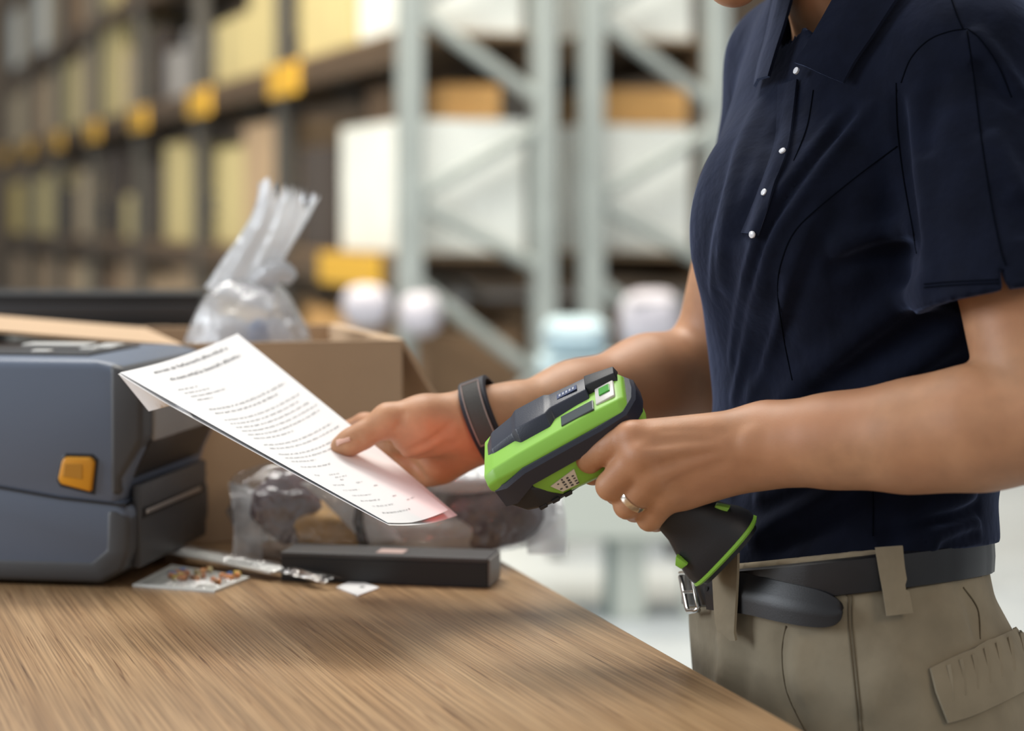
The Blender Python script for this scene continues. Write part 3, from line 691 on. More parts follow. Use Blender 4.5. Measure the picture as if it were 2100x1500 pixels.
# dark bumper belt around the head
bump_prof = [(-0.0076, 0.0), (-0.0070, 0.0022), (0.004, 0.0026), (0.0068, 0.0006), (0.0068, -0.004), (-0.0076, -0.004)]
path = [(-0.0585, 0.000), (-0.0575, 0.013), (-0.0505, 0.0255), (-0.030, 0.0290), (0.0, 0.0300), (0.030, 0.0318), (0.046, 0.0318), (0.0545, 0.0275), (0.0580, 0.016), (0.0590, 0.0)]
path = path+[(u, -v) for u, v in path[-2:0:-1]]
rings = []
for i, (u, v) in enumerate(path):
    uu, vv = path[(i+1) % len(path)]; u0, v0 = path[i-1]; tx, ty = uu-u0, vv-v0; l = math.hypot(tx, ty); nx, ny = -ty/l, tx/l
    if nx*u+ny*v < 0: nx, ny = -nx, -ny
    drop = -0.0045 if u > 0.02 else 0.0
    ext = 1.5 if u > 0.034 else 1.0; dz = -0.0045*max(0, min(1, (u-0.036)/0.012))
    rings.append([sl(u+nx*o, v+ny*o, w*(ext if w < 0 else 1.0)-0.0022+dz) for w, o in bump_prof])
MB().loft(rings, closed=True).build('bumper_band', rub2, scanner, auto=30)
# dark nose underside and exit window
shell('nose_guard', [(0.004, sec(0.0240, -0.024, -0.0350, 0.004)), (0.022, sec(0.0285, -0.018, -0.0345, 0.004)), (0.034, sec(0.0306, -0.009, -0.0330, 0.004)), (0.046, sec(0.0290, -0.009, -0.0300, 0.004)), (0.0565, sec(0.0250, -0.006, -0.0200, 0.004))], rub, bevel=0.001)
shell('exit_window', [(0.0560, sec(0.018, 0.002, -0.014, 0.002)), (0.0600, sec(0.018, 0.002, -0.014, 0.002))], mat('scan_window', (0.05, 0.006, 0.006), 0.1), scanner)
for k in range(3): MB().box(sl(0.014+0.010*k, 0.0285, -0.0305), (0.006, 0.004, 0.003), bevel=0.0006, R=[a_, s_s, n_s]).build('nose_rib', rub, scanner)
# stepped rubber guard along the top
guard = shell('top_guard', [(-0.030, [(-0.024, 0.010), (-0.020, 0.0185), (-0.004, 0.0180), (0.002, 0.011)]), (-0.002, [(-0.025, 0.010), (-0.020, 0.0200), (-0.002, 0.0195), (0.005, 0.012)]), (0.002, [(-0.026, 0.010), (-0.022, 0.0210), (0.004, 0.0205), (0.012, 0.012)]),
                        (0.026, [(-0.026, 0.010), (-0.022, 0.0210), (0.004, 0.0205), (0.012, 0.012)]), (0.031, [(-0.026, 0.010), (-0.023, 0.0175), (0.000, 0.0170), (0.006, 0.011)]), (0.049, [(-0.024, 0.009), (-0.020, 0.0150), (0.002, 0.0145), (0.007, 0.010)]), (0.0560, [(-0.019, 0.004), (-0.016, 0.0095), (0.000, 0.0090), (0.004, 0.005)])], rub2, bevel=0.0009, auto=30)
shell('guard_cap', [(-0.052, [(-0.024, 0.008), (-0.020, 0.0160), (-0.010, 0.0160), (-0.007, 0.010)]), (-0.030, [(-0.025, 0.009), (-0.021, 0.0195), (-0.008, 0.0190), (-0.004, 0.011)])], rub, bevel=0.0008)
MB().box(sl(-0.016, -0.011, 0.0194), (0.016, 0.006, 0.0006), R=[a_, s_s, n_s]).build('name_plate', mat('name_plate', (0.03, 0.05, 0.13), 0.4), guard)
for k in range(5): MB().box(sl(-0.0105-0.0027*k, -0.011, 0.0198), (0.0014, 0.0030, 0.0003), R=[a_, s_s, n_s]).build('plate_letter', mat('plate_ink', (0.35, 0.37, 0.42), 0.5), guard)
MB().box(sl(0.040, -0.019, 0.0140), (0.014, 0.0035, 0.0015), bevel=0.0004, R=[a_, s_s, n_s]).build('guard_badge', mat('badge_cream', (0.55, 0.45, 0.36), 0.5), guard)
# status window, lamp plate with green lamp
MB().box(sl(-0.020, 0.0135, 0.0131), (0.026, 0.013, 0.0016), bevel=0.0006, R=[a_, s_s, n_s]).build('status_window', mat('smoked_window', (0.05, 0.062, 0.066), 0.2), deck)
lp = MB().box(sl(-0.0420, 0.0040, 0.0120), (0.015, 0.022, 0.0032), bevel=0.0012, R=[a_, s_s, n_s]).build('lamp_plate', mat('lamp_plate', (0.58, 0.56, 0.52), 0.35), deck, auto=35)
MB().box(sl(-0.0425, 0.0025, 0.0140), (0.0085, 0.0095, 0.0014), bevel=0.0004, R=[a_, s_s, n_s]).build('status_lamp', mat('green_lens', (0.05, 0.30, 0.03), 0.25), lp)
# warning label on the flank
lab = MB().add([sl(u, 0.0306, w) for u, w in ((0.000, -0.0150), (0.003, -0.0270), (0.016, -0.0265), (0.021, -0.0185))]+[sl(u, 0.0288, w) for u, w in ((0.000, -0.0150), (0.003, -0.0270), (0.016, -0.0265), (0.021, -0.0185))],
               [(0, 1, 2, 3), (7, 6, 5, 4), (0, 4, 5, 1), (1, 5, 6, 2), (2, 6, 7, 3), (3, 7, 4, 0)]).build('warning_label', mat('label_cream', (0.66, 0.60, 0.50), 0.5), scanner)
rnd = random.Random(3)
for r_ in range(4):
    for k in range(4):
        u = 0.0035+r_*0.0040; w = -0.0192-0.0022*k+0.0006*r_
        if rnd.random() < 0.85: MB().box(sl(u, 0.0307, w), (0.0022*rnd.uniform(0.5, 1), 0.0003, 0.0015*rnd.uniform(0.5, 1)), R=[a_, s_s, n_s]).build('label_print', mat('label_ink', (0.06, 0.06, 0.06), 0.6), lab)
# trigger
shell('trigger', [(-0.016, sec(0.0080, -0.028, -0.050, 0.003)), (0.000, sec(0.0085, -0.026, -0.048, 0.003))], mat('trigger_lime', (0.24, 0.45, 0.03), 0.45), bevel=0.001)
# grip with flared foot
gst = [(P(1240, 915, 1.400), 0.0155, 0.016), (P(1275, 950, 1.397), 0.0150, 0.015), (P(1325, 992, 1.395), 0.0155, 0.0150), (P(1375, 1035, 1.394), 0.0170, 0.0150), (P(1410, 1064, 1.394), 0.0200, 0.0158),
       (P(1437, 1087, 1.394), 0.0250, 0.0178), (P(1457, 1104, 1.394), 0.0300, 0.0200), (P(1472, 1117, 1.394), 0.0322, 0.0212), (P(1484, 1127, 1.394), 0.0318, 0.0212)]
gd = nrm(gst[-1][0]-gst[0][0]); gs = nrm(s_s-gd*np.dot(s_s, gd)); gf = np.cross(gd, gs)     # along, toward the viewer, across
def gsec(c, hf_2, hs_2, n=20, e=0.75):
    out = []
    for k in range(n):
        t = 2*math.pi*k/n; cx, cy = math.cos(t), math.sin(t); out.append(c+gf*math.copysign(abs(cx)**e, cx)*hf_2+gs*math.copysign(abs(cy)**e, cy)*hs_2)
    return out
MB().loft([gsec(c, f_, s_) for c, f_, s_ in gst]).build('grip', rub, scanner, auto=35)
be = gst[-1][0]
foot = MB().loft([gsec(be+gd*0.0002, 0.0322, 0.0214), gsec(be+gd*0.0022, 0.0328, 0.0218), gsec(be+gd*0.0036, 0.0310, 0.0200)]).build('base_rim', lime, scanner, auto=35)
MB().loft([gsec(be+gd*0.0032, 0.0285, 0.0175), gsec(be+gd*0.0070, 0.0270, 0.0160)]).build('contact_plate', rub, scanner, auto=35)
# lime inlays at the shoulder and heel of the foot, strap loop
for (px_, py_, dd, L_, w_) in ((1480, 1046, 1.384, 0.013, 0.0045), (1396, 1150, 1.386, 0.010, 0.0030)):
    c = P(px_, py_, dd); MB().prism([(-L_/2, -w_*0.6), (L_/2, -w_), (L_/2*0.8, w_), (-L_/2*0.2, w_*1.3)], c-gs*0.002, gf if px_ > 1450 else gd, -gd if px_ > 1450 else gf, gs*0.0065, bevel=0.0008).build('lime_inlay', lime, scanner, auto=35)
lc = [be+gf*f_+gd*g_+gs*0.012 for f_, g_ in ((0.018, -0.006), (0.0285, -0.010), (0.0300, -0.004), (0.020, 0.0015))]
if np.dot(gf, (1, 0, 0)) < 0: lc = [be-gf*f_+gd*g_+gs*0.012 for f_, g_ in ((0.018, -0.006), (0.0285, -0.010), (0.0300, -0.004), (0.020, 0.0015))]
# red aiming light from the exit window
red = bpy.data.lights.new('aiming_light', 'SPOT'); red.energy = 0.30; red.color = (1.0, 0.07, 0.04); red.spot_size = R2_(62); red.spot_blend = 0.9; red.shadow_soft_size = 0.006
ro = bpy.data.objects.new('aiming_light', red); COL.objects.link(ro); ro.parent = scanner
src = sl(0.066, 0, -0.006); ro.location = Vector(src-np.array(scanner.location))
ro.rotation_euler = Vector(nrm(P(880, 985, 1.56)-src)).to_track_quat('-Z', 'Y').to_euler()
# ------------------------------------------------------------------ the person
R2 = math.radians
def man(m, tone, tscale, lo=0.35, hi=0.65):
    """second, larger tone over a material's base colour (skin blush)"""
    nt = m.node_tree; b = nt.nodes['Principled BSDF']; s = b.inputs['Base Color']
    n = nt.nodes.new('ShaderNodeTexNoise'); n.inputs['Scale'].default_value = tscale
    tc = nt.nodes.new('ShaderNodeTexCoord'); nt.links.new(tc.outputs['Object'], n.inputs['Vector'])
    r = nt.nodes.new('ShaderNodeMapRange'); r.inputs['From Min'].default_value = lo; r.inputs['From Max'].default_value = hi; r.inputs['To Max'].default_value = 0.6
    nt.links.new(n.outputs['Fac'], r.inputs['Value'])
    mx = nt.nodes.new('ShaderNodeMix'); mx.data_type = 'RGBA'; mx.inputs['B'].default_value = (*tone, 1)
    nt.links.new(r.outputs[0], mx.inputs['Factor'])
    if s.links: nt.links.new(s.links[0].from_socket, mx.inputs['A'])
    else: mx.inputs['A'].default_value = s.default_value
    nt.links.new(mx.outputs['Result'], s)
    return m

skin = man(mat('skin', (0.475, 0.250, 0.135), 0.5, var=0.10, var_scale=60, bump=0.25, bump_scale=900, sss=0.12, spec=0.4, bump_dist=0.0006), (0.455, 0.205, 0.105), 14)
nail_m = mat('nail', (0.70, 0.42, 0.33), 0.28)
navy = mat('navy_cotton', (0.0038, 0.0055, 0.0135), 0.9, var=0.25, var_scale=40, bump=0.30, bump_scale=42, sheen=0.20, sheen_tint=(0.45, 0.57, 1.0), spec=0.10, bump_dist=0.006)
navy_seam = mat('navy_thread', (0.002, 0.003, 0.006), 0.95, spec=0.03)
khaki = mat('khaki_twill', (0.255, 0.213, 0.148), 0.9, var=0.12, var_scale=25, bump=0.35, bump_scale=34, spec=0.12, sheen=0.05, bump_dist=0.006)
khaki_seam = mat('khaki_thread', (0.13, 0.105, 0.070), 0.95, spec=0.05)
leather = mat('black_leather', (0.006, 0.006, 0.008), 0.42, var=0.2, var_scale=60, bump=0.12, bump_scale=900, bump_dist=0.0005)
steel = mat('steel', (0.62, 0.61, 0.58), 0.25, metallic=1.0)
hair_m = mat('brown_hair', (0.075, 0.042, 0.022), 0.5, var=0.3, var_scale=60, stretch=(1, 1, 0.1))
pearl = mat('pearl_button', (0.75, 0.76, 0.80), 0.25, coat=0.5)

person = thing('person', (0.29, 1.505, 0.0), 'person in navy polo shirt and khaki trousers holding papers and a scanner', 'person')

# ---- skin: both arms with hands, neck and head as one surface
S = SDF()
def chain(pts, rs, k=0.006):
    return [(cap(pts[i], pts[i+1], rs[i], rs[i+1]), k) for i in range(len(pts)-1)]
# left (near) arm
Lsh = P(1990, 145, 1.41); Lel = P(2128, 872, 1.285); Lw = P(1560, 913, 1.365)
S.group([(cap(Lel+np.array((0.006, 0, 0.002)), P(2000, 878, 1.300), 0.0365, 0.0348), 0.014), (cap(P(2000, 878, 1.300), P(1850, 897, 1.322), 0.0348, 0.0302), 0.03),
           (cap(P(1850, 897, 1.322), P(1700, 905, 1.345), 0.0302, 0.0252), 0.03), (cap(P(1700, 905, 1.345), P(1600, 910, 1.36), 0.0252, 0.0232), 0.03)], 0.02)
S.group(chain([Lsh, lerp(Lsh, Lel, 0.5)+np.array((0.002, -0.002, 0)), Lel+np.array((0.002, -0.002, 0.004))], [0.044, 0.0395, 0.0360], 0.02), 0.007)
# left hand
wu = P(1565, 893, 1.367); wd = P(1565, 936, 1.368)
LM = {'i': P(1292, 897, 1.366), 'm': P(1312, 938, 1.357), 'r': P(1336, 982, 1.360), 'l': P(1364, 1020, 1.368)}
S.group([(cap(wu, P(1600, 905, 1.362), 0.0205, 0.0225), 0.01), (cap(wd, P(1600, 920, 1.362), 0.0200, 0.0225), 0.02),
         (cap(wu, LM['i'], 0.0185, 0.0115), 0.012), (cap(P(1560, 905, 1.367), LM['m'], 0.0180, 0.0125), 0.012),
         (cap(P(1560, 925, 1.367), LM['r'], 0.0180, 0.0115), 0.012), (cap(wd, LM['l'], 0.0175, 0.0110), 0.012),
         (cap(P(1530, 940, 1.378), P(1400, 990, 1.378), 0.0175, 0.0160), 0.014)], 0.012)
S.group(chain([P(1510, 897, 1.386), P(1400, 893, 1.410), P(1330, 897, 1.428), P(1282, 912, 1.432)], [0.0150, 0.0120, 0.0098, 0.0080], 0.006), 0.008)
LF = {'i': [LM['i'], P(1208, 938, 1.381), P(1214, 968, 1.398), P(1236, 979, 1.412)],
      'm': [LM['m'], P(1252, 997, 1.372), P(1266, 1010, 1.398), P(1300, 1000, 1.412)],
      'r': [LM['r'], P(1287, 1036, 1.375), P(1302, 1046, 1.400), P(1335, 1032, 1.412)],
      'l': [LM['l'], P(1332, 1064, 1.379), P(1345, 1068, 1.400), P(1372, 1055, 1.408)]}
LR = {'i': [0.0112, 0.0098, 0.0086, 0.0074], 'm': [0.0116, 0.0098, 0.0086, 0.0074], 'r': [0.0110, 0.0094, 0.0082, 0.0072], 'l': [0.0102, 0.0084, 0.0074, 0.0066]}
for q in 'imrl':
    pr = chain(LF[q], LR[q], 0.004)
    m = lerp(LF[q][0], LF[q][1], 0.5); pr.append((cap(lerp(LF[q][0], LF[q][1], .35), lerp(LF[q][0], LF[q][1], .65), LR[q][0]*0.93, LR[q][1]*1.0), 0.004))
    S.group(pr, 0.0026)
# knuckles
for q, r in (('i', 0.0078), ('m', 0.0084), ('r', 0.0076), ('l', 0.0068)):
    S.group([(ell(LM[q]+np.array((0.002, -0.0070, 0.0024)), (r, r*0.8, r)), 0.004)], 0.006)
# tendons over the back of the hand
for q, a in (('i', (1530, 895)), ('m', (1540, 908)), ('r', (1540, 920)), ('l', (1540, 934))):
    e = LM[q]+np.array((0.003, -0.0090, 0.003)); s0 = P(a[0], a[1], 1.350)
    S.group([(cap(lerp(s0, e, 0.25), e, 0.0015, 0.0034), 0.003)], 0.0065)
# right (far) arm
Rsh = P(1618, 128, 1.65); Rel = P(1470, 760, 1.700); Rw = P(1000, 866, 1.588)
S.group(chain([Rsh, Rel], [0.045, 0.040], 0.02)+[(cap(P(1455, 775, 1.695), P(1335, 785, 1.665), 0.042, 0.0370), 0.02),
        (cap(P(1335, 785, 1.665), P(1180, 828, 1.628), 0.0370, 0.0312), 0.02), (cap(P(1180, 828, 1.628), P(1050, 860, 1.598), 0.0312, 0.0262), 0.02)], 0.02)
ru = P(985, 850, 1.588); rd = P(992, 884, 1.588)
RM = {'i': P(818, 872, 1.612), 'm': P(824, 914, 1.620), 'r': P(848, 948, 1.620), 'l': P(884, 968, 1.612)}
S.group([(cap(ru, P(1050, 857, 1.598), 0.0205, 0.0235), 0.01), (cap(rd, P(1050, 866, 1.598), 0.0215, 0.0235), 0.02),
         (cap(ru, RM['i'], 0.0175, 0.0110), 0.012), (cap(P(985, 862, 1.59), RM['m'], 0.0185, 0.0115), 0.012),
         (cap(P(988, 876, 1.59), RM['r'], 0.0190, 0.0115), 0.012), (cap(rd, RM['l'], 0.0190, 0.0110), 0.012),
         (cap(P(962, 898, 1.584), P(905, 952, 1.600), 0.0195, 0.0145), 0.014)], 0.012)
# thumb and the ball of the thumb
S.group([(cap(P(958, 850, 1.578), P(868, 862, 1.567), 0.0190, 0.0190), 0.01), (cap(P(868, 862, 1.567), P(797, 862, 1.562), 0.0190, 0.0128), 0.008),
         (cap(P(930, 882, 1.572), P(850, 900, 1.572), 0.0195, 0.0165), 0.012)], 0.010)
S.group([(cap(P(797, 861, 1.562), P(742, 895, 1.558), 0.0125, 0.0103), 0.006), (cap(P(742, 895, 1.558), P(716, 908, 1.557), 0.0100, 0.0098), 0.005),
         (cap(P(716, 908, 1.557), P(695, 915, 1.558), 0.0098, 0.0068), 0.005)], 0.006)
RF = {'i': [RM['i'], P(748, 872, 1.638), P(705, 888, 1.648), P(672, 903, 1.645)],
      'm': [RM['m'], P(752, 925, 1.655), P(702, 938, 1.660), P(672, 948, 1.655)],
      'r': [RM['r'], P(778, 972, 1.652), P(735, 984, 1.655), P(705, 990, 1.650)],
      'l': [RM['l'], P(828, 998, 1.640), P(796, 1008, 1.640), P(770, 1012, 1.636)]}
for q in 'imrl': S.group(chain(RF[q], LR[q], 0.004), 0.004)
# shoulder girdle, chest, neck, head
nb0 = np.array((0.276, 1.535, 1.385)); nb1 = np.array((0.228, 1.492, 1.53))
S.group([(cap(Lsh, nb0-np.array((0, 0, 0.045)), 0.040, 0.048), 0.02), (cap(Rsh, nb0-np.array((0, 0, 0.045)), 0.040, 0.048), 0.02),
         (cap(nb0-np.array((0.0, 0, 0.03)), nb0-np.array((0.03, 0.02, 0.12)), 0.06, 0.07), 0.03)], 0.02)
S.group([(cap(nb0, nb1, 0.053, 0.050), 0.02)], 0.02)
hf = nrm((-0.72, -0.50, -0.42)); hu = nrm(np.array((0, 0, 1.0))-hf*hf[2]); hs = np.cross(hu, hf)
HR = np.array([hf, hs, hu]); C0 = P(1494, 6, 1.452); HC = C0+hu*0.118-hf*0.078
hp = lambda a, b, c: HC+hf*a+hs*b+hu*c
S.group([(ell(HC+hu*0.035-hf*0.012, (0.094, 0.074, 0.088), HR), 0.03), (ell(HC-hu*0.030+hf*0.025, (0.066, 0.058, 0.075), HR), 0.03),
         (cap(hp(0.066, 0, -0.104), hp(0.02, 0.045, -0.075), 0.016, 0.018), 0.02), (cap(hp(0.066, 0, -0.104), hp(0.02, -0.045, -0.075), 0.016, 0.018), 0.02),
         (cap(hp(0.084, 0, 0.018), hp(0.099, 0, -0.026), 0.0065, 0.0092), 0.014), (cap(hp(0.084, -0.018, -0.062), hp(0.084, 0.018, -0.062), 0.007, 0.007), 0.008),
         (cap(hp(0.083, -0.016, -0.073), hp(0.083, 0.016, -0.073), 0.0075, 0.0075), 0.006),
         (ell(hp(0.0, 0.073, -0.012), (0.016, 0.008, 0.028), HR), 0.004), (ell(hp(0.0, -0.073, -0.012), (0.016, 0.008, 0.028), HR), 0.004),
         (cap(hp(0.066, 0.05, 0.03), hp(0.080, 0.016, 0.034), 0.007, 0.007), 0.014), (cap(hp(0.066, -0.05, 0.03), hp(0.080, -0.016, 0.034), 0.007, 0.007), 0.014), (ell(hp(0.052, 0.036, -0.022), (0.026, 0.022, 0.024), HR), 0.02), (ell(hp(0.052, -0.036, -0.022), (0.026, 0.022, 0.024), HR), 0.02)], 0.02)
for sg in (-1, 1): S.mod.append(groove([hp(0.085, sg*0.022, 0.012), hp(0.080, sg*0.030, 0.013), hp(0.074, sg*0.042, 0.012)], 0.006, 0.012))
# creases and folds in the skin, traced on the surface
def on(Sx, pts, mods=False, n=6):
    p = np.array(catmull([np.array((a, b, 0.0)) for a, b in pts], n))
    return Sx.ray(p[:, 0], p[:, 1], mods=mods)
for pts, amp, w in [([(798, 905), (815, 930), (850, 955), (872, 985)], 0.0022, 0.0030), ([(800, 930), (840, 925), (880, 905), (920, 875)], 0.0012, 0.0022),
                    ([(790, 935), (835, 942), (880, 932), (925, 905)], 0.0010, 0.0022), ([(822, 845), (818, 865), (808, 885)], 0.0010, 0.0016),
                    ([(832, 842), (828, 862), (818, 880)], 0.0008, 0.0014), ([(727, 888), (738, 900), (745, 915)], 0.0008, 0.0016),
                    ([(880, 905), (905, 890), (930, 862)], 0.0008, 0.0018), ([(860, 940), (900, 930), (945, 900)], 0.0006, 0.002),
                    ([(1225, 915), (1232, 925)], 0.0006, 0.0015), ([(1340, 885), (1420, 884), (1500, 888)], 0.0007, 0.003),
                    ([(1310, 918), (1390, 905), (1480, 903)], 0.0009, 0.0035), ([(1338, 962), (1400, 940), (1490, 922)], 0.0009, 0.0035),
                    ([(1362, 1003), (1420, 970), (1500, 942)], 0.0008, 0.0035)]:
    S.mod.append(groove(on(S, pts, n=4), amp*1.7, w))
# wrist bone
S.group([(ell(P(1548, 912, 1.3455), (0.009, 0.005, 0.009)), 0.004)], 0.008)
bv, bf = S.mesh((-0.19, 1.20, 0.98), (0.50, 1.80, 1.72), 0.0017)
body = mesh('body', bv, bf, skin, person, smooth=True, label='bare tanned arms, hands and neck')
# finger nails
def nail(c, tip, up, w, l):
    t = nrm(np.asarray(tip)-np.asarray(c)); up = nrm(np.asarray(up)-t*np.dot(up, t)); sd = np.cross(t, up); G = []
    for i in range(5):
        row = []
        for j in range(5):
            a = (j/4-0.5)*1.5; u = (i/4-0.5)*l
            row.append(np.asarray(c)+t*u+sd*math.sin(a)*w*0.62+up*(math.cos(a)*w*0.55-w*0.25-0.25*(u/l)**2*w))
        G.append(row)
    MB().grid(G, thick=lambda i, j: -up*0.0008).build('fingernail', nail_m, body, smooth=True)
nail(P(706, 904, 1.5505), P(690, 910, 1.552), (-0.2, -0.5, 0.85), 0.0105, 0.012)
for q in 'imr': nail(LF[q][3]+np.array((0.002, 0.0065, 0)), LF[q][3]+nrm(LF[q][3]-LF[q][2])*0.01+np.array((0.002, 0.0065, 0)), (0, 1, 0), 0.009, 0.010)

# wedding ring
ra = nrm(LF['r'][1]-LF['r'][0]); rc = lerp(LF['r'][0], LF['r'][1], 0.70)
e1 = nrm(np.cross(ra, (0, 1, 0))); e2 = np.cross(ra, e1); mb = MB(); rings = []
for k in range(40):
    t = 2*math.pi*k/40; rad = e1*math.cos(t)+e2*math.sin(t); rr = 0.0114
    rings.append([rc+rad*(rr+0.0008*cx)+ra*(0.0022*ax) for cx, ax in ((-1, -1), (0.6, -1), (1, 0), (0.6, 1), (-1, 1))])
mb.loft(rings, closed=True).build('ring', mat('ring_metal', (0.76, 0.72, 0.66), 0.16, metallic=1.0), person, smooth=True, label='plain pale gold ring on the ring finger', auto=40)

# watch strap around the far wrist
def wrap(Sx, c, axis, half, th, lift, n=48, cols=(-1, -0.9, 0.9, 1), ths=(0, 1, 1, 0), rmax=0.08):
    axis = nrm(axis); u = nrm(np.cross(axis, (0, 0, 1))); v = np.cross(axis, u); rings = []
    rs = np.linspace(0.010, rmax, 90)
    allp = np.array([np.asarray(c)+axis*half*col+(u*math.cos(2*math.pi*k/n)+v*math.sin(2*math.pi*k/n))*r_ for k in range(n) for col in cols for r_ in rs])
    allv = Sx.ev(allp, mods=False).reshape(n, len(cols), len(rs))
    for k in range(n):
        t = 2*math.pi*k/n; rad = u*math.cos(t)+v*math.sin(t); ring = []
        for ci, col in enumerate(cols):
            b = np.asarray(c)+axis*half*col; val = allv[k, ci]
            r = rs[np.argmax(val > 0)] if (val > 0).any() else rmax
            ring.append((b, rad, r))
        rings.append(ring)
    # smooth radii around the strap
    out = []
    rr = np.array([[q[2] for q in ring] for ring in rings])
    for _ in range(3): rr = (np.roll(rr, 1, 0)+rr*2+np.roll(rr, -1, 0))/4
    for k in range(n):
        ring = rings[k]; r = rr[k].max()
        o_ = [ring[i][0]+ring[i][1]*(r+lift+th*ths[i]) for i in range(len(cols))]
        i_ = [ring[i][0]+ring[i][1]*(r+lift-0.0005) for i in range(len(cols)-1, -1, -1)]
        out.append(o_+i_)
    return out
strap_m = mat('dark_strap', (0.010, 0.012, 0.022), 0.6, bump=0.5, bump_scale=1200)
wc = P(1003, 862, 1.59)
waxis = nrm((-0.90, 0.12, -0.34))
mb = MB(); mb.loft(wrap(S, wc, waxis, 0.0115, 0.0030, 0.0006), closed=True, cap=False)
watch = mb.build('watch_strap', strap_m, person, smooth=True, auto=50, label='dark fabric watch strap on the far wrist')
mb = MB(); rg = wrap(S, wc, waxis, 0.0080, 0.0058, 0.0006)
u = nrm(np.cross(waxis, (0, 0, 1))); v = np.cross(waxis, u)
sel = [k for k in range(48) if np.dot(u*math.cos(2*math.pi*k/48)+v*math.sin(2*math.pi*k/48), nrm((0.1, -0.95, 0.35))) > 0.72]
sel = sorted(sel)
if sel[-1]-sel[0] > 30: sel = sorted(sel, key=lambda k: (k+24) % 48)
mb.loft([rg[k] for k in sel]).build('strap_panel', mat('strap_panel', (0.060, 0.056, 0.052), 0.8, bump=0.5, bump_scale=900), watch, smooth=True, auto=40)
mb = MB(); rl = [rg[k][1] for k in sel]; rr_ = [rg[k][2] for k in sel]
loopp = [p for p in rl]+[p for p in rr_[::-1]]
mb.tube(loopp, 0.0006, n=5, closed=True).build('stitching', mat('strap_stitch', (0.30, 0.22, 0.20), 0.8), watch)

# hair: cap and a low tail
SH = SDF()
SH.group([(ell(HC+hu*0.042-hf*0.024, (0.096, 0.081, 0.090), HR), 0.02), (cap(hp(-0.085, 0, 0.0), hp(-0.13, 0, -0.02), 0.035, 0.030), 0.02),
          (cap(hp(-0.13, 0, -0.02), hp(-0.15, 0, -0.12), 0.028, 0.012), 0.02)], 0.02)
SH.cut.append(lambda p: ((p-HC)@hf-0.040)-0.35*np.maximum(((p-HC)@hu-0.02), 0)*1.4)
SH.cut.append(lambda p: -((p-HC)@hu)-0.045-np.where((p-HC)@hf < -0.06, 0.2, 0))
for k in range(9): SH.mod.append(groove([hp(0.06, (k-4)*0.016, 0.11), hp(-0.02, (k-4)*0.020, 0.13), hp(-0.10, (k-4)*0.012, 0.04)], 0.0025, 0.004))
hv, hf_ = SH.mesh(HC-0.26, HC+0.2, 0.0035)
mesh('hair', hv, hf_, hair_m, person, smooth=True, label='brown hair tied back')
for sg in (-1, 1):
    e = hp(0.0695, sg*0.031, 0.010); mb = MB(); rings = []
    for i in range(9):
        t = math.pi*i/8; rings.append([e+hf*math.cos(t)*0.0115+(hs*math.cos(2*math.pi*k/14)+hu*math.sin(2*math.pi*k/14))*0.0115*math.sin(max(t, 0.02)) for k in range(14)])
    mb.loft(rings).build('eye', mat('eye_white', (0.75, 0.73, 0.70), 0.2), person, smooth=True)
    mb = MB(); mb.tube([hp(0.0695+0.0098, sg*0.031, 0.008), hp(0.0695+0.0116, sg*0.031, 0.0078)], 0.005, n=16).build('iris', mat('iris', (0.05, 0.028, 0.014), 0.2), person)

# ---- polo shirt
def Z(py, d=1.5): return ZC-(py-HZ)*d/FPX
def X(px, d=1.5): return (px-1050)*d/FPX
T = SDF()
st = [(1190, 1716, 1.50, .146, .100, 10), (1140, 1722, 1.50, .151, .103, 12), (1090, 1726, 1.50, .153, .1045, 14), (1000, 1732, 1.50, .141, .099, 18), (840, 1762, 1.50, .138, .096, 26),
      (680, 1780, 1.50, .150, .101, 33), (520, 1797, 1.505, .160, .106, 38), (440, 1802, 1.51, .163, .106, 38), (300, 1812, 1.51, .152, .098, 38),
      (150, 1808, 1.52, .130, .082, 38), (40, 1795, 1.525, .095, .066, 38), (-30, 1785, 1.53, .070, .055, 38)]
T.group([(zloft([(Z(a, d), X(b, d), d, w, t, R2(c)) for a, b, d, w, t, c in st]), 0.02)], 0.02)
# bust
T.group([(ell(P(1560, 455, 1.492), (0.045, 0.045, 0.060)), 0.03)], 0.06)
T.group([(ell(P(1668, 478, 1.418), (0.046, 0.044, 0.060)), 0.03)], 0.06)
# shoulders and yoke
T.group([(cap(P(1985, 150, 1.412), P(1830, 40, 1.50), 0.054, 0.052), 0.02), (cap(P(1618, 130, 1.645), P(1735, 15, 1.56), 0.047, 0.050), 0.02)], 0.04)
T.group([(cap(P(1985, 150, 1.412), P(1800, 210, 1.47), 0.052, 0.06), 0.03)], 0.04)
# sleeves, trimmed and hollowed at the hem before they join the body of the shirt
def plane(o, n):
    o = np.asarray(o, float); n = nrm(n)
    return lambda p: (p-o)@n
def sleeve(c0, c1, r0, r1, hem, hn, i0, ri0, ri1):
    ax = nrm(c1-c0); a = cap(c0, c1+ax*0.04, r0, r1); pl_ = plane(hem, hn); inn = cap(lerp(c0, c1, i0), c1+ax*0.10, ri0, ri1)
    return lambda p: np.maximum(np.maximum(a(p), pl_(p)), -inn(p))
sl0 = P(1990, 148, 1.408); sl1 = P(2061, 640, 1.320)
T.group([(sleeve(sl0, sl1, 0.053, 0.0580, P(2060, 608, 1.322), (0.16, -0.15, -1.0), 0.80, 0.0445, 0.0500), 0.02)], 0.018)
sr0 = P(1618, 130, 1.648); sr1 = P(1552, 520, 1.682)
T.group([(sleeve(sr0, sr1, 0.048, 0.050, P(1555, 495, 1.68), sr1-sr0, 0.70, 0.042, 0.0455), 0.02)], 0.025)
base_n = len(T.g)
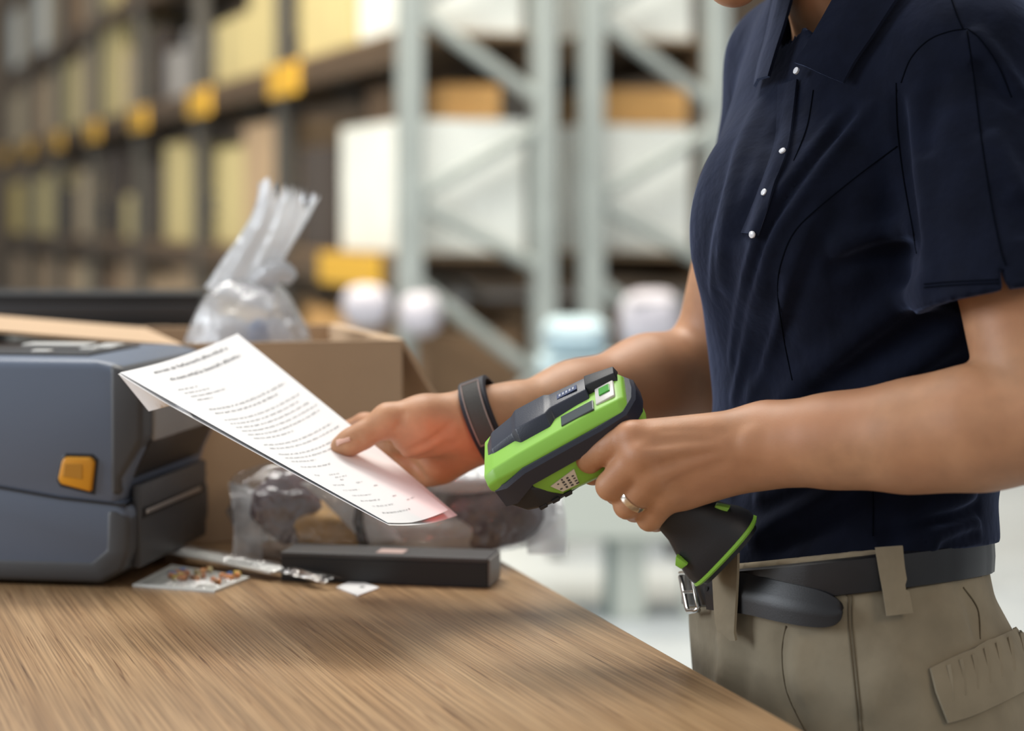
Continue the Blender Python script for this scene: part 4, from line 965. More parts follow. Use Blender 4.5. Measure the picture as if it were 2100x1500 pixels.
# folds traced over the cloth
folds = [([(1725, 225), (1650, 332), (1590, 411), (1550, 500), (1520, 620), (1495, 760)], -0.0030, 0.0055), ([(1800, 205), (1716, 299), (1634, 414), (1581, 500), (1548, 620), (1520, 760), (1500, 830)], -0.0034, 0.0055),
         ([(1762, 220), (1684, 315), (1612, 412), (1565, 500), (1535, 620)], 0.0024, 0.0065), ([(1690, 420), (1640, 520), (1600, 640), (1560, 760), (1530, 830)], -0.0026, 0.007),
         ([(1740, 400), (1670, 500), (1625, 620), (1590, 740)], 0.0022, 0.010), ([(1540, 260), (1500, 380), (1470, 500), (1462, 620)], -0.0022, 0.006), ([(1600, 560), (1575, 680), (1545, 800)], 0.0022, 0.006),
         ([(1560, 200), (1520, 330), (1490, 470), (1480, 600)], -0.003, 0.010), ([(1600, 240), (1560, 360), (1510, 500)], 0.003, 0.009),
         ([(1690, 560), (1760, 525), (1830, 508), (1895, 505)], 0.005, 0.008), ([(1700, 530), (1790, 492), (1880, 478)], -0.004, 0.012),
         ([(1590, 840), (1690, 750), (1800, 660), (1930, 560)], -0.0045, 0.012), ([(1620, 850), (1740, 760), (1850, 690), (1960, 640)], 0.004, 0.012),
         ([(1760, 850), (1860, 770), (1980, 680)], -0.004, 0.010), ([(1800, 840), (1900, 780), (1990, 740)], 0.003, 0.009),
         ([(1530, 1110), (1620, 1060), (1730, 1000), (1830, 930)], -0.0055, 0.009), ([(1560, 1125), (1680, 1075), (1800, 1000)], 0.005, 0.010),
         ([(1545, 1020), (1620, 1000), (1700, 960)], -0.004, 0.008), ([(1500, 1010), (1560, 960), (1640, 930)], 0.004, 0.009),
         ([(1800, 1120), (1880, 1075), (1960, 1060), (2010, 1040)], 0.006, 0.008), ([(1830, 1095), (1920, 1045), (2005, 1010)], -0.005, 0.010),
         ([(1900, 1110), (1960, 1085), (2010, 1070)], -0.0055, 0.008), ([(1920, 1125), (1965, 1105), (2008, 1090)], 0.004, 0.006),
         ([(1840, 190), (1850, 300), (1868, 420), (1880, 500)], 0.006, 0.007), ([(1875, 170), (1885, 320), (1900, 470), (1905, 590)], -0.002, 0.010),
         ([(1985, 60), (2030, 110), (2075, 170), (2110, 230)], -0.0035, 0.008), ([(2000, 120), (2040, 170), (2100, 220)], 0.003, 0.009),
         ([(2020, 270), (2060, 340), (2100, 420)], -0.003, 0.010), ([(2040, 370), (2075, 430), (2105, 490)], 0.0012, 0.010), ([(1940, 130), (1900, 260), (1895, 330)], 0.002, 0.012)]
for pts, amp, w in folds: T.mod.append(groove(on(T, pts, n=3), amp*1.9, w*0.85))
# openings: belt line, sleeve hems, neck
BC = np.array((X(1712), 1.5, 0.991)); BN = np.array((-0.12, 0.17, 1.0))       # plane of the belt
T.cut.append(plane(BC+np.array((0, 0, 0.009)), -BN))
sli = P(2064, 545, 1.262); slj = P(2075, 640, 1.262)
def slit(p):
    a, b = sli, slj; t = (a[2]-p[:, 2])/(a[2]-b[2]); hw = np.clip(t, 0, 1.2)*0.0038
    return np.where((p[:, 1] < 1.30) & (t > 0), hw-np.abs(p[:, 0]-(a[0]+(b[0]-a[0])*t)), -1.0)
T.cut.append(slit)
T.cut.append(lambda p, f=cap(nb0-np.array((0.012, 0.012, 0.02)), nb1+np.array((0, 0, 0.1)), 0.058, 0.062): -f(p))
T.cut.append(lambda p, f=cap(P(1668, 95, 1.43), P(1690, 10, 1.45), 0.010, 0.030): -f(p))
tv, tf = T.mesh((0.11, 1.20, 0.96), (0.50, 1.82, 1.46), 0.0024)
shirt = mesh('polo_shirt', tv, tf, navy, person, smooth=True, label='navy cotton polo shirt')
Tc = T.cut; T.cut = []
def patch(Sx, rows, offs, name, m, parent, th=0.0018, n=6, nv=7, **kw):
    """cloth piece between pixel polylines (rows), laid on a surface at offsets"""
    R_ = [np.array(catmull([np.array((a, b, 0.0)) for a, b in r], n)) for r in rows]; G = []
    L = len(R_[0]); K = len(R_)
    for i in range(L):
        row = []
        for j in range(nv):
            s_ = j/(nv-1)*(K-1); k = min(int(s_), K-2); q = lerp(R_[k][i], R_[k+1][i], s_-k); row.append((q[0], q[1], lerp(offs[k], offs[k+1], s_-k)))
        G.append(row)
    fl = np.array([q for r in G for q in r]); h = Sx.ray(fl[:, 0], fl[:, 1])
    for _ in range(14):                      # pull points that fall past the outline back onto the surface
        miss = h[:, 1] > 1.75
        if not miss.any(): break
        fl[miss, 0] -= 7; h[miss] = Sx.ray(fl[miss, 0], fl[miss, 1])
    nn = Sx.normal(h)
    h = h+nn*fl[:, 2:3]; H = h.reshape(L, nv, 3); N_ = nn.reshape(L, nv, 3)
    return MB().grid([[H[i, j] for j in range(nv)] for i in range(L)], thick=lambda i, j: -N_[i, j]*th).build(name, m, parent, smooth=True, auto=50, **kw)
def seam(Sx, pts, name, m, parent, r=0.00045, off=0.0002, n=8):
    p = on(Sx, pts, mods=True, n=n); p = p[p[:, 1] < 1.6]; nn = Sx.normal(p)
    return MB().tube(list(p+nn*off), r, n=5).build(name, m, parent, smooth=True)
# collar: two flaps and the stand around the neck
patch(T, [[(1785, -60), (1756, 0), (1724, 60), (1688, 118), (1668, 150)], [(1824, -60), (1792, 0), (1758, 65), (1722, 125), (1706, 164)], [(1898, -60), (1858, 0), (1808, 75), (1768, 130), (1742, 175)]],
      [0.020, 0.017, 0.008], 'collar', navy, shirt, th=0.0025)
patch(T, [[(1668, -40), (1655, 0), (1640, 60), (1622, 120), (1606, 172)], [(1640, -40), (1628, 0), (1612, 70), (1594, 130), (1582, 178)], [(1606, -40), (1598, 0), (1582, 80), (1566, 140), (1558, 184)]],
      [0.014, 0.013, 0.006], 'collar', navy, shirt, th=0.0025)
rings = []
for k in range(40):
    t = 2*math.pi*k/40; c = nb0+np.array((0.002, 0.0, 0.0)); rad = np.array((math.cos(t), math.sin(t), 0))
    front = max(0, -(rad@np.array((0.79, 0.61, 0))))
    zz = -0.012-0.030*front
    p0 = c+rad*0.0605+np.array((0, 0, zz)); p1 = c+rad*0.0590+np.array((-0.012, -0.010, zz+0.034))
    rings.append([p0, p1, p1-rad*0.002, p0-rad*0.002])
MB().loft(rings, closed=True).build('collar_stand', navy, shirt, smooth=True, auto=50)
patch(T, [[(1598, 176), (1590, 290), (1560, 385), (1522, 478)], [(1620, 172), (1607, 290), (1578, 380), (1540, 480)], [(1640, 165), (1622, 292), (1595, 376), (1556, 482)]],
      [0.0015, 0.0030, 0.0030], 'placket', navy, shirt, th=0.002)
for bx_, by_ in ((1609, 316), (1574, 398), (1549, 481)):
    c = T.ray(bx_, by_)[0]; n_ = T.normal(c)[0]; c = c+n_*0.0035
    MB().tube([c-n_*0.0007, c+n_*0.0005, c+n_*0.0008], [0.0025, 0.0025, 0.0020], n=18).build('button', pearl, shirt, smooth=True, auto=40)
c = T.ray(1652, 155)[0]; n_ = T.normal(c)[0]; c = c+n_*0.009
MB().tube([c-n_*0.0007, c+n_*0.0008], 0.0026, n=18).build('button', pearl, shirt, smooth=True, auto=40)
for s_ in ([(1950, -5), (1962, 30), (1975, 60)], [(1840, 300), (1760, 360), (1680, 425), (1630, 475), (1605, 530), (1595, 590), (1605, 680), (1625, 780)],
           [(1848, 170), (1868, 120), (1905, 82), (1950, 64), (1985, 60)], [(1985, 60), (2010, 80), (2045, 130), (2075, 200)],
           [(1983, 64), (1996, 150), (2012, 280), (2032, 410), (2052, 510), (2063, 545)], [(1838, 170), (1840, 260), (1852, 360), (1868, 450), (1880, 520)],
           [(1668, 185), (1655, 260), (1628, 330)], [(1895, 583), (1960, 578), (2050, 574)], [(1895, 590), (1960, 585), (2050, 581)], [(1775, 870), (1790, 990), (1790, 1100)]):
    seam(T, s_, 'seam', navy_seam, shirt)
T.cut = Tc

# ---- trousers
U = SDF()
ut = [(1040, 1712, 1.50, .147, .1050, 8), (1128, 1712, 1.50, .148, .1055, 8), (1200, 1716, 1.50, .153, .109, 8), (1300, 1744, 1.50, .166, .1185, 8), (1400, 1763, 1.50, .173, .1225, 8), (1560, 1772, 1.50, .172, .120, 8), (1680, 1770, 1.5, .165, .105, 8)]
U.group([(zloft([(Z(a, d), X(b, d), d, w, t, R2(c)) for a, b, d, w, t, c in ut]), 0.02)], 0.03)
for yy, xx in ((1.425, 0.264), (1.578, 0.262)):
    U.group([(cap((xx, yy, 0.86), (xx-0.012, yy, 0.50), 0.088, 0.070), 0.03), (cap((xx-0.012, yy, 0.50), (xx+0.02, yy, 0.06), 0.070, 0.062), 0.03)], 0.03)
for pts, amp, w in [([(1620, 1290), (1605, 1340), (1615, 1420), (1650, 1500)], 0.0035, 0.006), ([(1640, 1290), (1630, 1370), (1650, 1450)], -0.003, 0.010),
                    ([(1480, 1290), (1490, 1360), (1470, 1420)], -0.003, 0.010), ([(1520, 1300), (1530, 1370), (1510, 1450)], 0.003, 0.009),
                    ([(1870, 1340), (1800, 1400), (1770, 1480)], -0.0025, 0.012), ([(1960, 1190), (1990, 1240), (2010, 1320)], 0.003, 0.006), ([(1900, 1230), (1950, 1280), (1990, 1300)], -0.003, 0.012)]:
    U.mod.append(groove(on(U, pts, n=3), amp*1.6, w))
for k in range(9): U.mod.append(groove(on(U, [(1862+k*17, 1188-k*3), (1864+k*17, 1208-k*3)], n=3), 0.0016 if k % 2 else -0.0012, 0.0035))
U.cut.append(plane(BC+np.array((0, 0, 0.0165)), BN))
U.cut.append(lambda p: 0.045-p[:, 2])
uv, uf = U.mesh((0.10, 1.26, 0.02), (0.50, 1.74, 1.04), 0.0034)
trousers = mesh('trousers', uv, uf, khaki, person, smooth=True, label='khaki twill cargo trousers')
U.cut = []
def ring_band(Sx, zc, half, lift, th, tilt, n=120):
    cx, cy = X(1712), 1.5; rings = []
    for k in range(n):
        t = 2*math.pi*k/n; rad = np.array((math.cos(t), math.sin(t), 0)); rs = np.linspace(0.08, 0.20, 100)
        b = np.array((cx, cy, zc)); pts = b+rad*rs[:, None]; pts[:, 2] = BC[2]+0.12*(pts[:, 0]-BC[0])-0.17*(pts[:, 1]-BC[1])
        val = Sx.ev(pts, mods=False); r = rs[np.argmax(val > 0)]
        p = pts[np.argmax(val > 0)]
        o = lambda l, z: p+rad*l+np.array((0, 0, z))
        rings.append([o(lift, -half), o(lift+th, -half*0.9), o(lift+th*1.2, 0), o(lift+th, half*0.9), o(lift, half), o(lift-0.002, half), o(lift-0.002, -half)])
    return rings
mb = MB(); mb.loft(ring_band(U, Z(1177), 0.0126, 0.0008, 0.0032, 0.13), closed=True, cap=False)
belt = mb.build('belt', leather, person, smooth=True, auto=50, label='black leather belt with a loose tail')
tail = [(1470, 1212, 1.0), (1545, 1222, 1.0), (1620, 1240, 1.0), (1680, 1252, 0.95), (1712, 1257, 0.75), (1727, 1256, 0.45), (1732, 1252, 0.12)]
patch(U, [[(a, b-45*c) for a, b, c in tail], [(a, b, ) for a, b, c in tail], [(a, b+37*c) for a, b, c in tail]], [0.0055, 0.0095, 0.0085], 'belt_tail', leather, belt, th=0.003, n=5)
# buckle frame and prong
q = [U.ray(a, b)[0]+U.normal(U.ray(a, b)[0])[0]*0.009 for a, b in ((1418, 1178), (1440, 1176), (1458, 1250), (1434, 1254))]
MB().tube([lerp(q[i], q[(i+1) % 4], t) for i in range(4) for t in (0.08, 0.5, 0.92)], 0.0019, n=8, closed=True).build('buckle', steel, belt, smooth=True)
MB().tube([lerp(q[0], q[3], .5), lerp(q[1], q[2], .5)+np.array((0.006, 0, 0))], 0.0014, n=8).build('buckle_prong', steel, belt, smooth=True)
c = U.ray(1474, 1208)[0]; n_ = U.normal(c)[0]
MB().tube([c+n_*0.0080, c+n_*0.0100], 0.0020, n=12).build('belt_hole', mat('hole_dark', (0.002, 0.002, 0.003), 0.9), belt)
# belt loops
patch(U, [[(1490, 1138), (1492, 1180), (1495, 1240), (1500, 1298)], [(1541, 1132), (1540, 1180), (1537, 1240), (1534, 1298)]], [0.0130, 0.0130], 'belt_loop', khaki, trousers, th=0.0022, nv=4)
patch(U, [[(1792, 1120), (1798, 1160), (1806, 1210), (1814, 1264)], [(1842, 1116), (1846, 1160), (1853, 1205), (1862, 1258)]], [0.0098, 0.0098], 'belt_loop', khaki, trousers, th=0.0022, nv=4)
# cargo pocket with flap, waistband edge, seams
patch(U, [[(1905, 1372), (1960, 1345), (2020, 1318), (2082, 1290)], [(1915, 1420), (1965, 1400), (2030, 1372), (2098, 1345)], [(1940, 1484), (1985, 1470), (2040, 1445), (2112, 1408)]],
      [0.0035, 0.0055, 0.0050], 'pocket_flap', khaki, trousers, th=0.003, n=6)
for s_ in ([(1740, 1216), (1742, 1300), (1752, 1400), (1762, 1500)], [(1747, 1216), (1749, 1300), (1759, 1400), (1769, 1500)], [(1735, 1222), (1800, 1213)],
           [(1858, 1208), (1930, 1196), (2012, 1182)], [(1612, 1285), (1604, 1340), (1614, 1420), (1652, 1500)], [(1975, 1205), (2005, 1250), (2010, 1312)]):
    seam(U, s_, 'seam', khaki_seam, trousers, r=0.0006)
for k in range(7):
    a = 1935+k*24; patch(U, [[(a, 1368-k*11), (a+6, 1400-k*11), (a+10, 1440-k*12)], [(a+5, 1366-k*11), (a+10, 1398-k*11), (a+13, 1438-k*12)]], [0.0052, 0.0060], 'flap_pleat', khaki, trousers, th=0.001, n=4, nv=3)
# shoes
for yy, xx in ((1.425, 0.284), (1.578, 0.282)):
    K = SDF(); K.group([(cap((xx+0.03, yy, 0.045), (xx-0.13, yy, 0.035), 0.042, 0.036), 0.02), (cap((xx+0.01, yy, 0.07), (xx-0.06, yy, 0.05), 0.045, 0.036), 0.02)], 0.02)
    K.cut.append(lambda p: 0.004-p[:, 2]); a, b = K.mesh((xx-0.22, yy-0.08, -0.02), (xx+0.12, yy+0.08, 0.14), 0.006)
    sh = mesh('shoe', a, b, mat('shoe_leather', (0.02, 0.018, 0.016), 0.5), person, smooth=True)
    MB().box((xx-0.05, yy, 0.006), (0.255, 0.078, 0.011), bevel=0.004).build('shoe_sole', mat('shoe_sole', (0.01, 0.01, 0.01), 0.8), sh)
# ------------------------------------------------------------------ pallet racks
ORD = ['first', 'second', 'third', 'fourth', 'fifth', 'sixth', 'seventh', 'eighth', 'ninth', 'tenth', 'eleventh', 'twelfth', 'thirteenth', 'fourteenth', 'fifteenth', 'sixteenth', 'seventeenth', 'eighteenth', 'nineteenth', 'twentieth']
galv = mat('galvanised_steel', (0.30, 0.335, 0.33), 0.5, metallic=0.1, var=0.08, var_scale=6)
shade_slate = mat('shade_slate_steel', (0.050, 0.048, 0.045), 0.5)  # galvanised uprights with shade put into the colour; the shelf unit's own tone
beam_m = mat('rust_brown_beam', (0.075, 0.046, 0.024), 0.6, var=0.15, var_scale=4)
deck_m = mat('timber_deck', (0.20, 0.135, 0.080), 0.8, var=0.15, var_scale=5)
yel = mat('amber_paint', (0.62, 0.36, 0.03), 0.5)
def cmat(name, c): return mat('carton_'+name, c, 0.85, var=0.07, var_scale=4)
CM = {'cream': cmat('cream', (0.54, 0.46, 0.23)), 'tan': cmat('tan', (0.42, 0.30, 0.19)), 'beige': cmat('beige', (0.52, 0.42, 0.28)), 'white': cmat('white', (0.70, 0.73, 0.71)), 'brown': cmat('brown', (0.17, 0.105, 0.06)),
      'dark': cmat('dark', (0.045, 0.035, 0.032)), 'orange': cmat('orange', (0.55, 0.31, 0.11)), 'grey': cmat('grey', (0.24, 0.24, 0.25)), 'yellow': cmat('yellow', (0.60, 0.45, 0.14)), 'blue': cmat('blue', (0.38, 0.50, 0.57)), 'lilac': cmat('lilac', (0.42, 0.41, 0.47))}
tape_m = mat('packing_tape', (0.36, 0.26, 0.15), 0.3)
def carton_box(c, size, ang, colour, label, group, cat='box', name=None):
    """shipping carton: body, lid flaps along the top and a tape strip over it"""
    ca_, sa_ = math.cos(ang), math.sin(ang); R_ = [np.array((ca_, sa_, 0)), np.array((-sa_, ca_, 0)), np.array((0, 0, 1.0))]
    o = thing(name or 'storage_carton', c, label, cat, group); cc = np.asarray(c, float)
    MB().box(cc+np.array((0, 0, size[2]/2)), size, bevel=0.006, R=R_, seg=1).build('carton_body', CM[colour], o)
    for s_ in (-1, 1):
        MB().box(cc+R_[1]*s_*size[1]*0.252+np.array((0, 0, size[2]+0.002)), (size[0]*0.995, size[1]*0.485, 0.004), R=R_).build('top_flap', CM[colour], o)
    MB().box(cc+np.array((0, 0, size[2]+0.0045)), (size[0]*1.0, 0.06, 0.002), R=R_).build('tape', tape_m, o)
    return o
# --- left rack: runs away down the aisle
L0 = np.array((-0.427, 8.30)); L1 = np.array((-5.857, 22.80)); LDv = nrm(L1-L0); LN = np.array((-LDv[1], LDv[0])); LN = LN if LN[0] > 0 else -LN; bay = 2.12; depth = 0.60
ang = math.atan2(LDv[1], LDv[0])
def lr(a, b, z): q = L0+LDv*a+LN*b; return np.array((q[0], q[1], z))
RX = [np.array((*LDv, 0)), np.array((*LN, 0)), np.array((0, 0, 1.0))]
levels = [0.20, 1.09, 2.04, 2.88, 3.72]
left_rack = thing('pallet_rack', lr(7, 0.5, 0), 'long tall rack with brown beams receding to the left behind the carton', 'rack')
for k in range(8):
    for b in (0.0, depth):
        po = MB().box(lr(k*bay, b, 2.1), (0.10, 0.09, 4.2), bevel=0.006, R=RX, seg=1).build('upright', galv if k == 0 else shade_slate, left_rack)
        MB().box(lr(k*bay, b, 0.006), (0.18, 0.16, 0.012), R=RX).build('foot_plate', galv if k == 0 else shade_slate, po)
    for z0_, z1_, sw in ((0.15, 0.58, 0), (0.60, 0.98, 1), (1.06, 1.32, 1), (1.36, 1.64, 0), (1.78, 2.12, 1), (2.16, 2.46, 0), (2.6, 3.0, 1)):
        MB().tube([lr(k*bay, 0.04, z1_ if sw else z0_), lr(k*bay, depth-0.04, z0_ if sw else z1_)], 0.030, n=6).build('brace', galv if k == 0 else shade_slate, left_rack)
for k in range(7):
    for z in levels:
        for b in (0.0, depth): MB().box(lr((k+0.5)*bay, b, z-0.06), (bay-0.10, 0.05, 0.12), bevel=0.004, R=RX, seg=1).build('beam', beam_m, left_rack)
        for j in range(6): MB().box(lr(k*bay+0.1+(j+0.5)*(bay-0.2)/6, depth/2, z+0.010), ((bay-0.2)/6-0.03, depth, 0.02), R=RX).build('deck_board', deck_m, left_rack)
for k in range(8):                                             # painted connectors where the middle beams meet the uprights
    if k: MB().box(lr(k*bay-0.10, -0.035, 1.97), (0.55, 0.03, 0.16), bevel=0.004, R=RX, seg=1).build('beam_connector', yel, left_rack)
MB().box(lr(0.80, -0.035, 1.03), (0.95, 0.03, 0.14), bevel=0.004, R=RX, seg=1).build('beam_connector', yel, left_rack)
shelf_word = {0: 'floor', 1: 'lower', 2: 'middle', 3: 'upper', 4: 'top'}
fill = {  # bay -> level -> list of (along 0..1, width, height, colour)
 0: {0: [(.22, .7, .55, 'brown'), (.70, .8, .60, 'orange')], 1: [(.29, 1.12, .57, 'white'), (.80, .62, .50, 'dark')], 2: [(.22, .75, .62, 'white'), (.71, 1.0, .62, 'cream')], 3: [(.3, .8, .6, 'beige'), (.75, .7, .5, 'white')]},
 1: {0: [(.3, .8, .60, 'tan'), (.75, .7, .62, 'beige')], 1: [(.25, .90, .62, 'tan'), (.70, .62, .52, 'cream')], 2: [(.26, .62, .50, 'cream'), (.68, .75, .34, 'cream')], 3: [(.5, 1.4, .6, 'dark')]},
 2: {0: [(.3, .8, .66, 'tan'), (.75, .7, .60, 'tan')], 1: [(.22, .60, .55, 'cream'), (.52, .55, .60, 'cream'), (.85, .45, .5, 'dark')], 2: [(.22, .35, .38, 'grey'), (.55, .35, .30, 'grey'), (.85, .40, .50, 'dark')], 3: [(.3, .7, .5, 'dark'), (.8, .6, .5, 'brown')]},
 3: {0: [(.3, .8, .66, 'tan'), (.75, .7, .60, 'brown')], 1: [(.25, .55, .30, 'cream'), (.68, .7, .62, 'dark')], 2: [(.25, .6, .42, 'beige'), (.72, .8, .66, 'cream')], 3: [(.3, .7, .4, 'brown'), (.75, .7, .55, 'cream')]},
 4: {0: [(.3, .8, .60, 'beige'), (.75, .7, .60, 'tan')], 1: [(.3, .9, .52, 'beige'), (.78, .6, .40, 'dark')], 2: [(.28, .75, .60, 'beige'), (.75, .7, .55, 'cream')], 3: [(.3, .8, .45, 'tan'), (.75, .8, .5, 'brown')]},
 5: {0: [(.5, 1.2, .60, 'tan')], 1: [(.3, .8, .55, 'cream'), (.78, .6, .5, 'cream')], 2: [(.28, .8, .55, 'beige'), (.75, .7, .5, 'tan')], 3: [(.3, .8, .55, 'beige'), (.75, .8, .6, 'white')]},
 6: {0: [(.5, 1.2, .60, 'tan')], 1: [(.3, .8, .50, 'cream'), (.78, .7, .5, 'yellow')], 2: [(.28, .8, .55, 'beige'), (.75, .7, .5, 'beige')], 3: [(.3, .9, .6, 'beige'), (.78, .7, .6, 'white')]}}
seq = {}
order = sorted(((lv, b, i, it) for b, d in fill.items() for lv, its in d.items() for i, it in enumerate(its)), key=lambda q: (q[0], q[1], q[3][0]))
names_c = {'cream': 'cream', 'tan': 'tan', 'beige': 'beige', 'white': 'white', 'brown': 'brown', 'dark': 'near-black', 'orange': 'orange-brown', 'grey': 'grey', 'yellow': 'amber', 'blue': 'pale blue', 'lilac': 'lilac'}
for lv, b, i, (t, w, h, c) in order:
    seq[lv] = seq.get(lv, -1)+1
    carton_box(lr((b+0.04+t*0.92)*bay, depth*0.5, levels[lv]+0.021), (w*(0.92 if b == 0 else 1.15 if len(fill[b][lv]) < 3 and lv < 3 else 0.95), 0.54, h*(1.0 if b == 0 else 1.08)), ang, c,
               f'{names_c[c]} carton, {ORD[seq[lv]]} from the aisle end on the {shelf_word[lv]} shelf of the left rack', 'cartons on the left rack')
# --- second rack, back to back with the first, its end frame facing the bench
M0 = L0+LN*0.82; RY = 8.75
def rr2(a, b, z): q = M0+LDv*a+LN*b; return np.array((q[0], q[1], z))
def upx(px, y=RY): return (px-1050)*y/FPX
right_rack = thing('pallet_rack', rr2(1.0, 0.3, 0), 'pale galvanised rack of one bay standing back to back beside the longer rack', 'rack')
for a in (0.0, bay):
    for b in (0.0, depth):
        po = MB().box(rr2(a, b, 2.1), (0.10, 0.09, 4.2), bevel=0.006, R=RX, seg=1).build('upright', galv, right_rack); MB().box(rr2(a, b, 0.006), (0.18, 0.16, 0.012), R=RX).build('foot_plate', galv, po)
    for z0_, z1_, sw in ((0.15, 0.58, 0), (0.60, 0.98, 1), (1.06, 1.32, 1), (1.36, 1.64, 0), (1.78, 2.12, 1), (2.16, 2.46, 0), (2.6, 3.0, 1)):
        MB().tube([rr2(a, 0.04, z1_ if sw else z0_), rr2(a, depth-0.04, z0_ if sw else z1_)], 0.030, n=6).build('brace', galv, right_rack)
for z in levels:
    for b in (0.0, depth): MB().box(rr2(0.5*bay, b, z-0.06), (bay-0.10, 0.05, 0.12), bevel=0.004, R=RX, seg=1).build('beam', beam_m, right_rack)
    for j in range(6): MB().box(rr2(0.1+(j+0.5)*(bay-0.2)/6, depth/2, z+0.010), ((bay-0.2)/6-0.03, depth, 0.02), R=RX).build('deck_board', deck_m, right_rack)
for lv, a, w, h, c, lb in ((0, .45, .7, .60, 'brown', 'brown carton on the floor shelf of the one-bay rack, near end'), (0, 1.35, .9, .62, 'tan', 'tan carton on the floor shelf of the one-bay rack, far end'),
        (1, .66, 1.05, .56, 'white', 'large white wrapped load behind the right end frame'), (1, 1.60, .6, .5, 'brown', 'brown carton on the lower shelf of the one-bay rack, far end'),
        (2, .60, .95, .60, 'white', 'white wrapped load on the middle shelf behind the right end frame'), (2, 1.55, .7, .5, 'blue', 'pale blue load on the middle shelf of the one-bay rack, far end'), (3, 1.0, 1.5, .6, 'white', 'long white load on the upper shelf of the one-bay rack')):
    carton_box(rr2(a, depth/2, levels[lv]+0.021), (w*0.92, 0.52, h), ang, c, lb, 'loads on the one-bay rack')
for f_, base, zz, c, s3, lb in ((lr, 0.30, 1.09+0.021+0.57+0.008, 'orange', (0.24, 0.26, 0.15), 'small orange-brown carton lying on the white load of the long rack'), (lr, 0.72, 1.09+0.021+0.57+0.008, 'brown', (0.42, 0.40, 0.16), 'flat brown carton lying on the white load of the long rack'),
        (rr2, 0.45, 1.09+0.021+0.56+0.008, 'orange', (0.55, 0.42, 0.16), 'flat orange-brown carton lying on the white load of the one-bay rack')):
    carton_box(f_(base+0.05, 0.30 if c == 'brown' else 0.36, zz), s3, ang, c, lb, 'cartons lying on white loads')
# wrapped rolls and tubs standing in front of the right rack
stool = thing('trolley', (upx(1250, 7.6), 7.6, 0), 'low pale blue flat trolley standing in front of the right rack', 'trolley')
tx = upx(1255, 7.6); tz = ZC-(745-HZ)*7.6/FPX
MB().box((tx, 7.6, tz), (0.56, 0.5, 0.05), bevel=0.01).build('platform', CM['blue'], stool)
for sx in (-0.22, 0.22):
    for sy_ in (-0.18, 0.18): MB().tube([(tx+sx, 7.6+sy_, 0.08), (tx+sx, 7.6+sy_, tz-0.02)], 0.02, n=8).build('leg', galv, stool); MB().tube([(tx+sx-0.02, 7.6+sy_, 0.06), (tx+sx+0.02, 7.6+sy_, 0.06)], 0.06, n=14).build('wheel', CM['dark'], stool)
for (px_, top, w, c, lb) in ((1180, 655, 0.26, 'blue', 'pale blue sack lying on the left half of the flat trolley'), (1335, 600, 0.24, 'lilac', 'pale lilac sack on the right half of the flat trolley')):
    x_ = upx(px_, 7.6); zt = ZC-(top-HZ)*7.6/FPX; h_ = zt-tz-0.025
    V, F = blob((x_, 7.6, tz+0.032+h_/2), (w/2*0.95, 0.2, h_/2), e=0.6, noise=0.04, seed=int(px_)); o = thing('sack', (x_, 7.6, tz+0.025), lb, 'sack', 'sacks on the trolley')
    MB().add(V, F).build('sack_body', CM[c], o, smooth=True); MB().tube([(x_-w*0.4, 7.42, zt-0.03), (x_+w*0.4, 7.42, zt-0.03)], 0.008, n=6).build('sack_seam', CM['grey'], o)
for k, (px_, py_, w) in enumerate(((752, 628, 0.19), (862, 645, 0.17))):
    y_ = 8.1; x_ = upx(px_, y_); zc = ZC-(py_-HZ)*y_/FPX
    o = thing('wrapped_roll', (x_, y_, 0), ('white wrapped roll on a stand left of the first galvanised upright', 'white wrapped roll on a stand just right of the first galvanised upright')[k], 'roll', 'wrapped rolls before the rack')
    V, F = blob((x_, y_, zc), (w/2, 0.12, 0.085), e=0.75, noise=0.03, seed=k+31); MB().add(V, F).build('roll_body', CM['lilac'], o, smooth=True)
    MB().tube([(x_, y_, 0.0), (x_, y_, 0.02), (x_, y_, 0.03), (x_, y_, zc-0.07)], [0.10, 0.10, 0.02, 0.02], n=12).build('stand', CM['brown'], o)
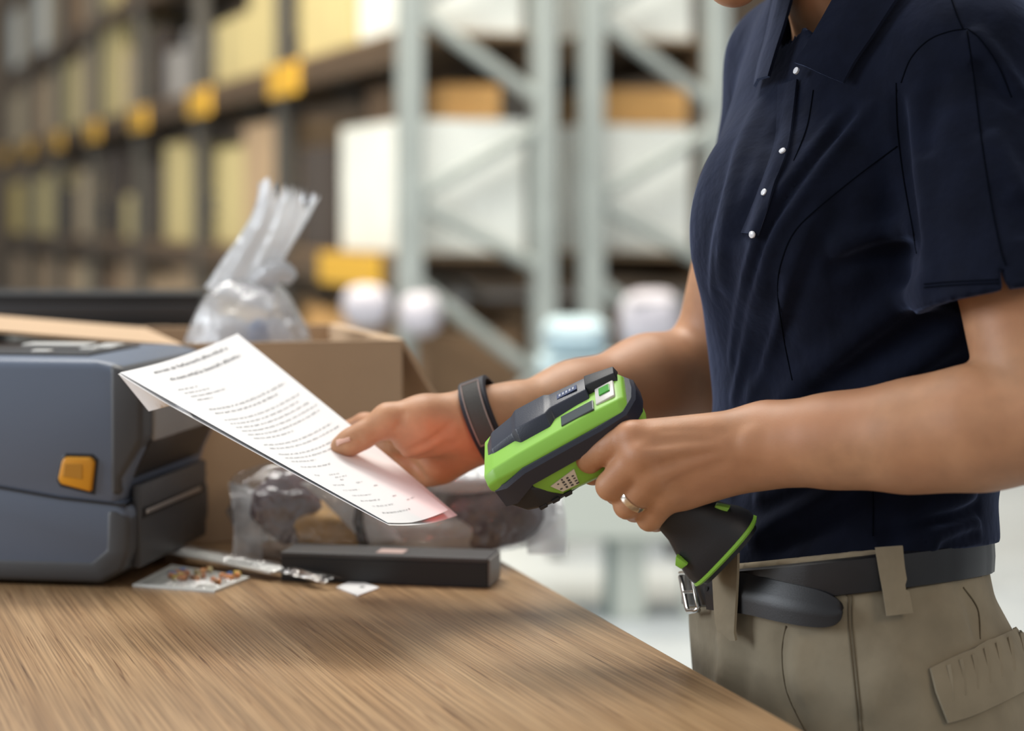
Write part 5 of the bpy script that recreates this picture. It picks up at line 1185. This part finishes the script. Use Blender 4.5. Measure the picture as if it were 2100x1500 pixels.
# low pale bench front and the post seen past the edge of the bench
lowb = thing('low_cabinet', (upx(1180, 6.2), 6.2, 0), 'low pale grey-green cabinet standing on the hall floor past the bench end', 'cabinet')
z_t = ZC-(860-HZ)*6.2/FPX; z_b = ZC-(1108-HZ)*6.2/FPX
cab_m = mat('pale_green_grey', (0.44, 0.47, 0.43), 0.6)
MB().box((upx(1200, 6.2), 6.4, (z_t+z_b)/2), (upx(1470, 6.2)-upx(930, 6.2), 0.4, z_t-z_b), bevel=0.01).build('cabinet_body', cab_m, lowb)
MB().box((upx(1200, 6.2), 6.4, z_t+0.012), (upx(1470, 6.2)-upx(930, 6.2)+0.03, 0.43, 0.024), bevel=0.004).build('cabinet_top', mat('pale_top', (0.55, 0.58, 0.56), 0.5), lowb)
for px_, m_ in ((1292, cab_m), (960, cab_m), (1440, cab_m)):
    MB().box((upx(px_, 6.2), 6.30, z_b/2), (0.105, 0.10, z_b), bevel=0.006).build('leg', m_, lowb)
MB().box((upx(1250, 6.2), 6.262, z_b/2), (0.030, 0.03, z_b), bevel=0.004).build('cable_duct', mat('duct_green', (0.12, 0.16, 0.15), 0.5), lowb)
# shelf unit with cartons behind the person's shoulder
unit = thing('shelf_unit', (upx(2140, 7.0), 7.0, 0), 'open steel shelf unit with cartons, behind the near shoulder', 'shelf')
ux0, ux1 = upx(1950, 7.0), upx(2330, 7.0)
for x_ in (ux0, ux1):
    for y_ in (6.75, 7.25): MB().box((x_, y_, 1.4), (0.05, 0.05, 2.8), bevel=0.004).build('upright', shade_slate, unit)
for z_ in (1.45, 2.40): MB().box(((ux0+ux1)/2, 7.0, z_), (ux1-ux0+0.05, 0.55, 0.03), bevel=0.003).build('shelf_board', deck_m, unit)
for x_, c_, w_, h_, lb in ((upx(2070, 7.0), 'orange', 0.30, 0.72, 'orange-brown carton on the shelf unit behind the near shoulder, left one'), (upx(2245, 7.0), 'tan', 0.26, 0.55, 'tan carton on the shelf unit behind the near shoulder, right one')):
    carton_box((x_, 7.0, 1.467), (w_, 0.42, h_), 0.05, c_, lb, 'cartons on the shelf unit')
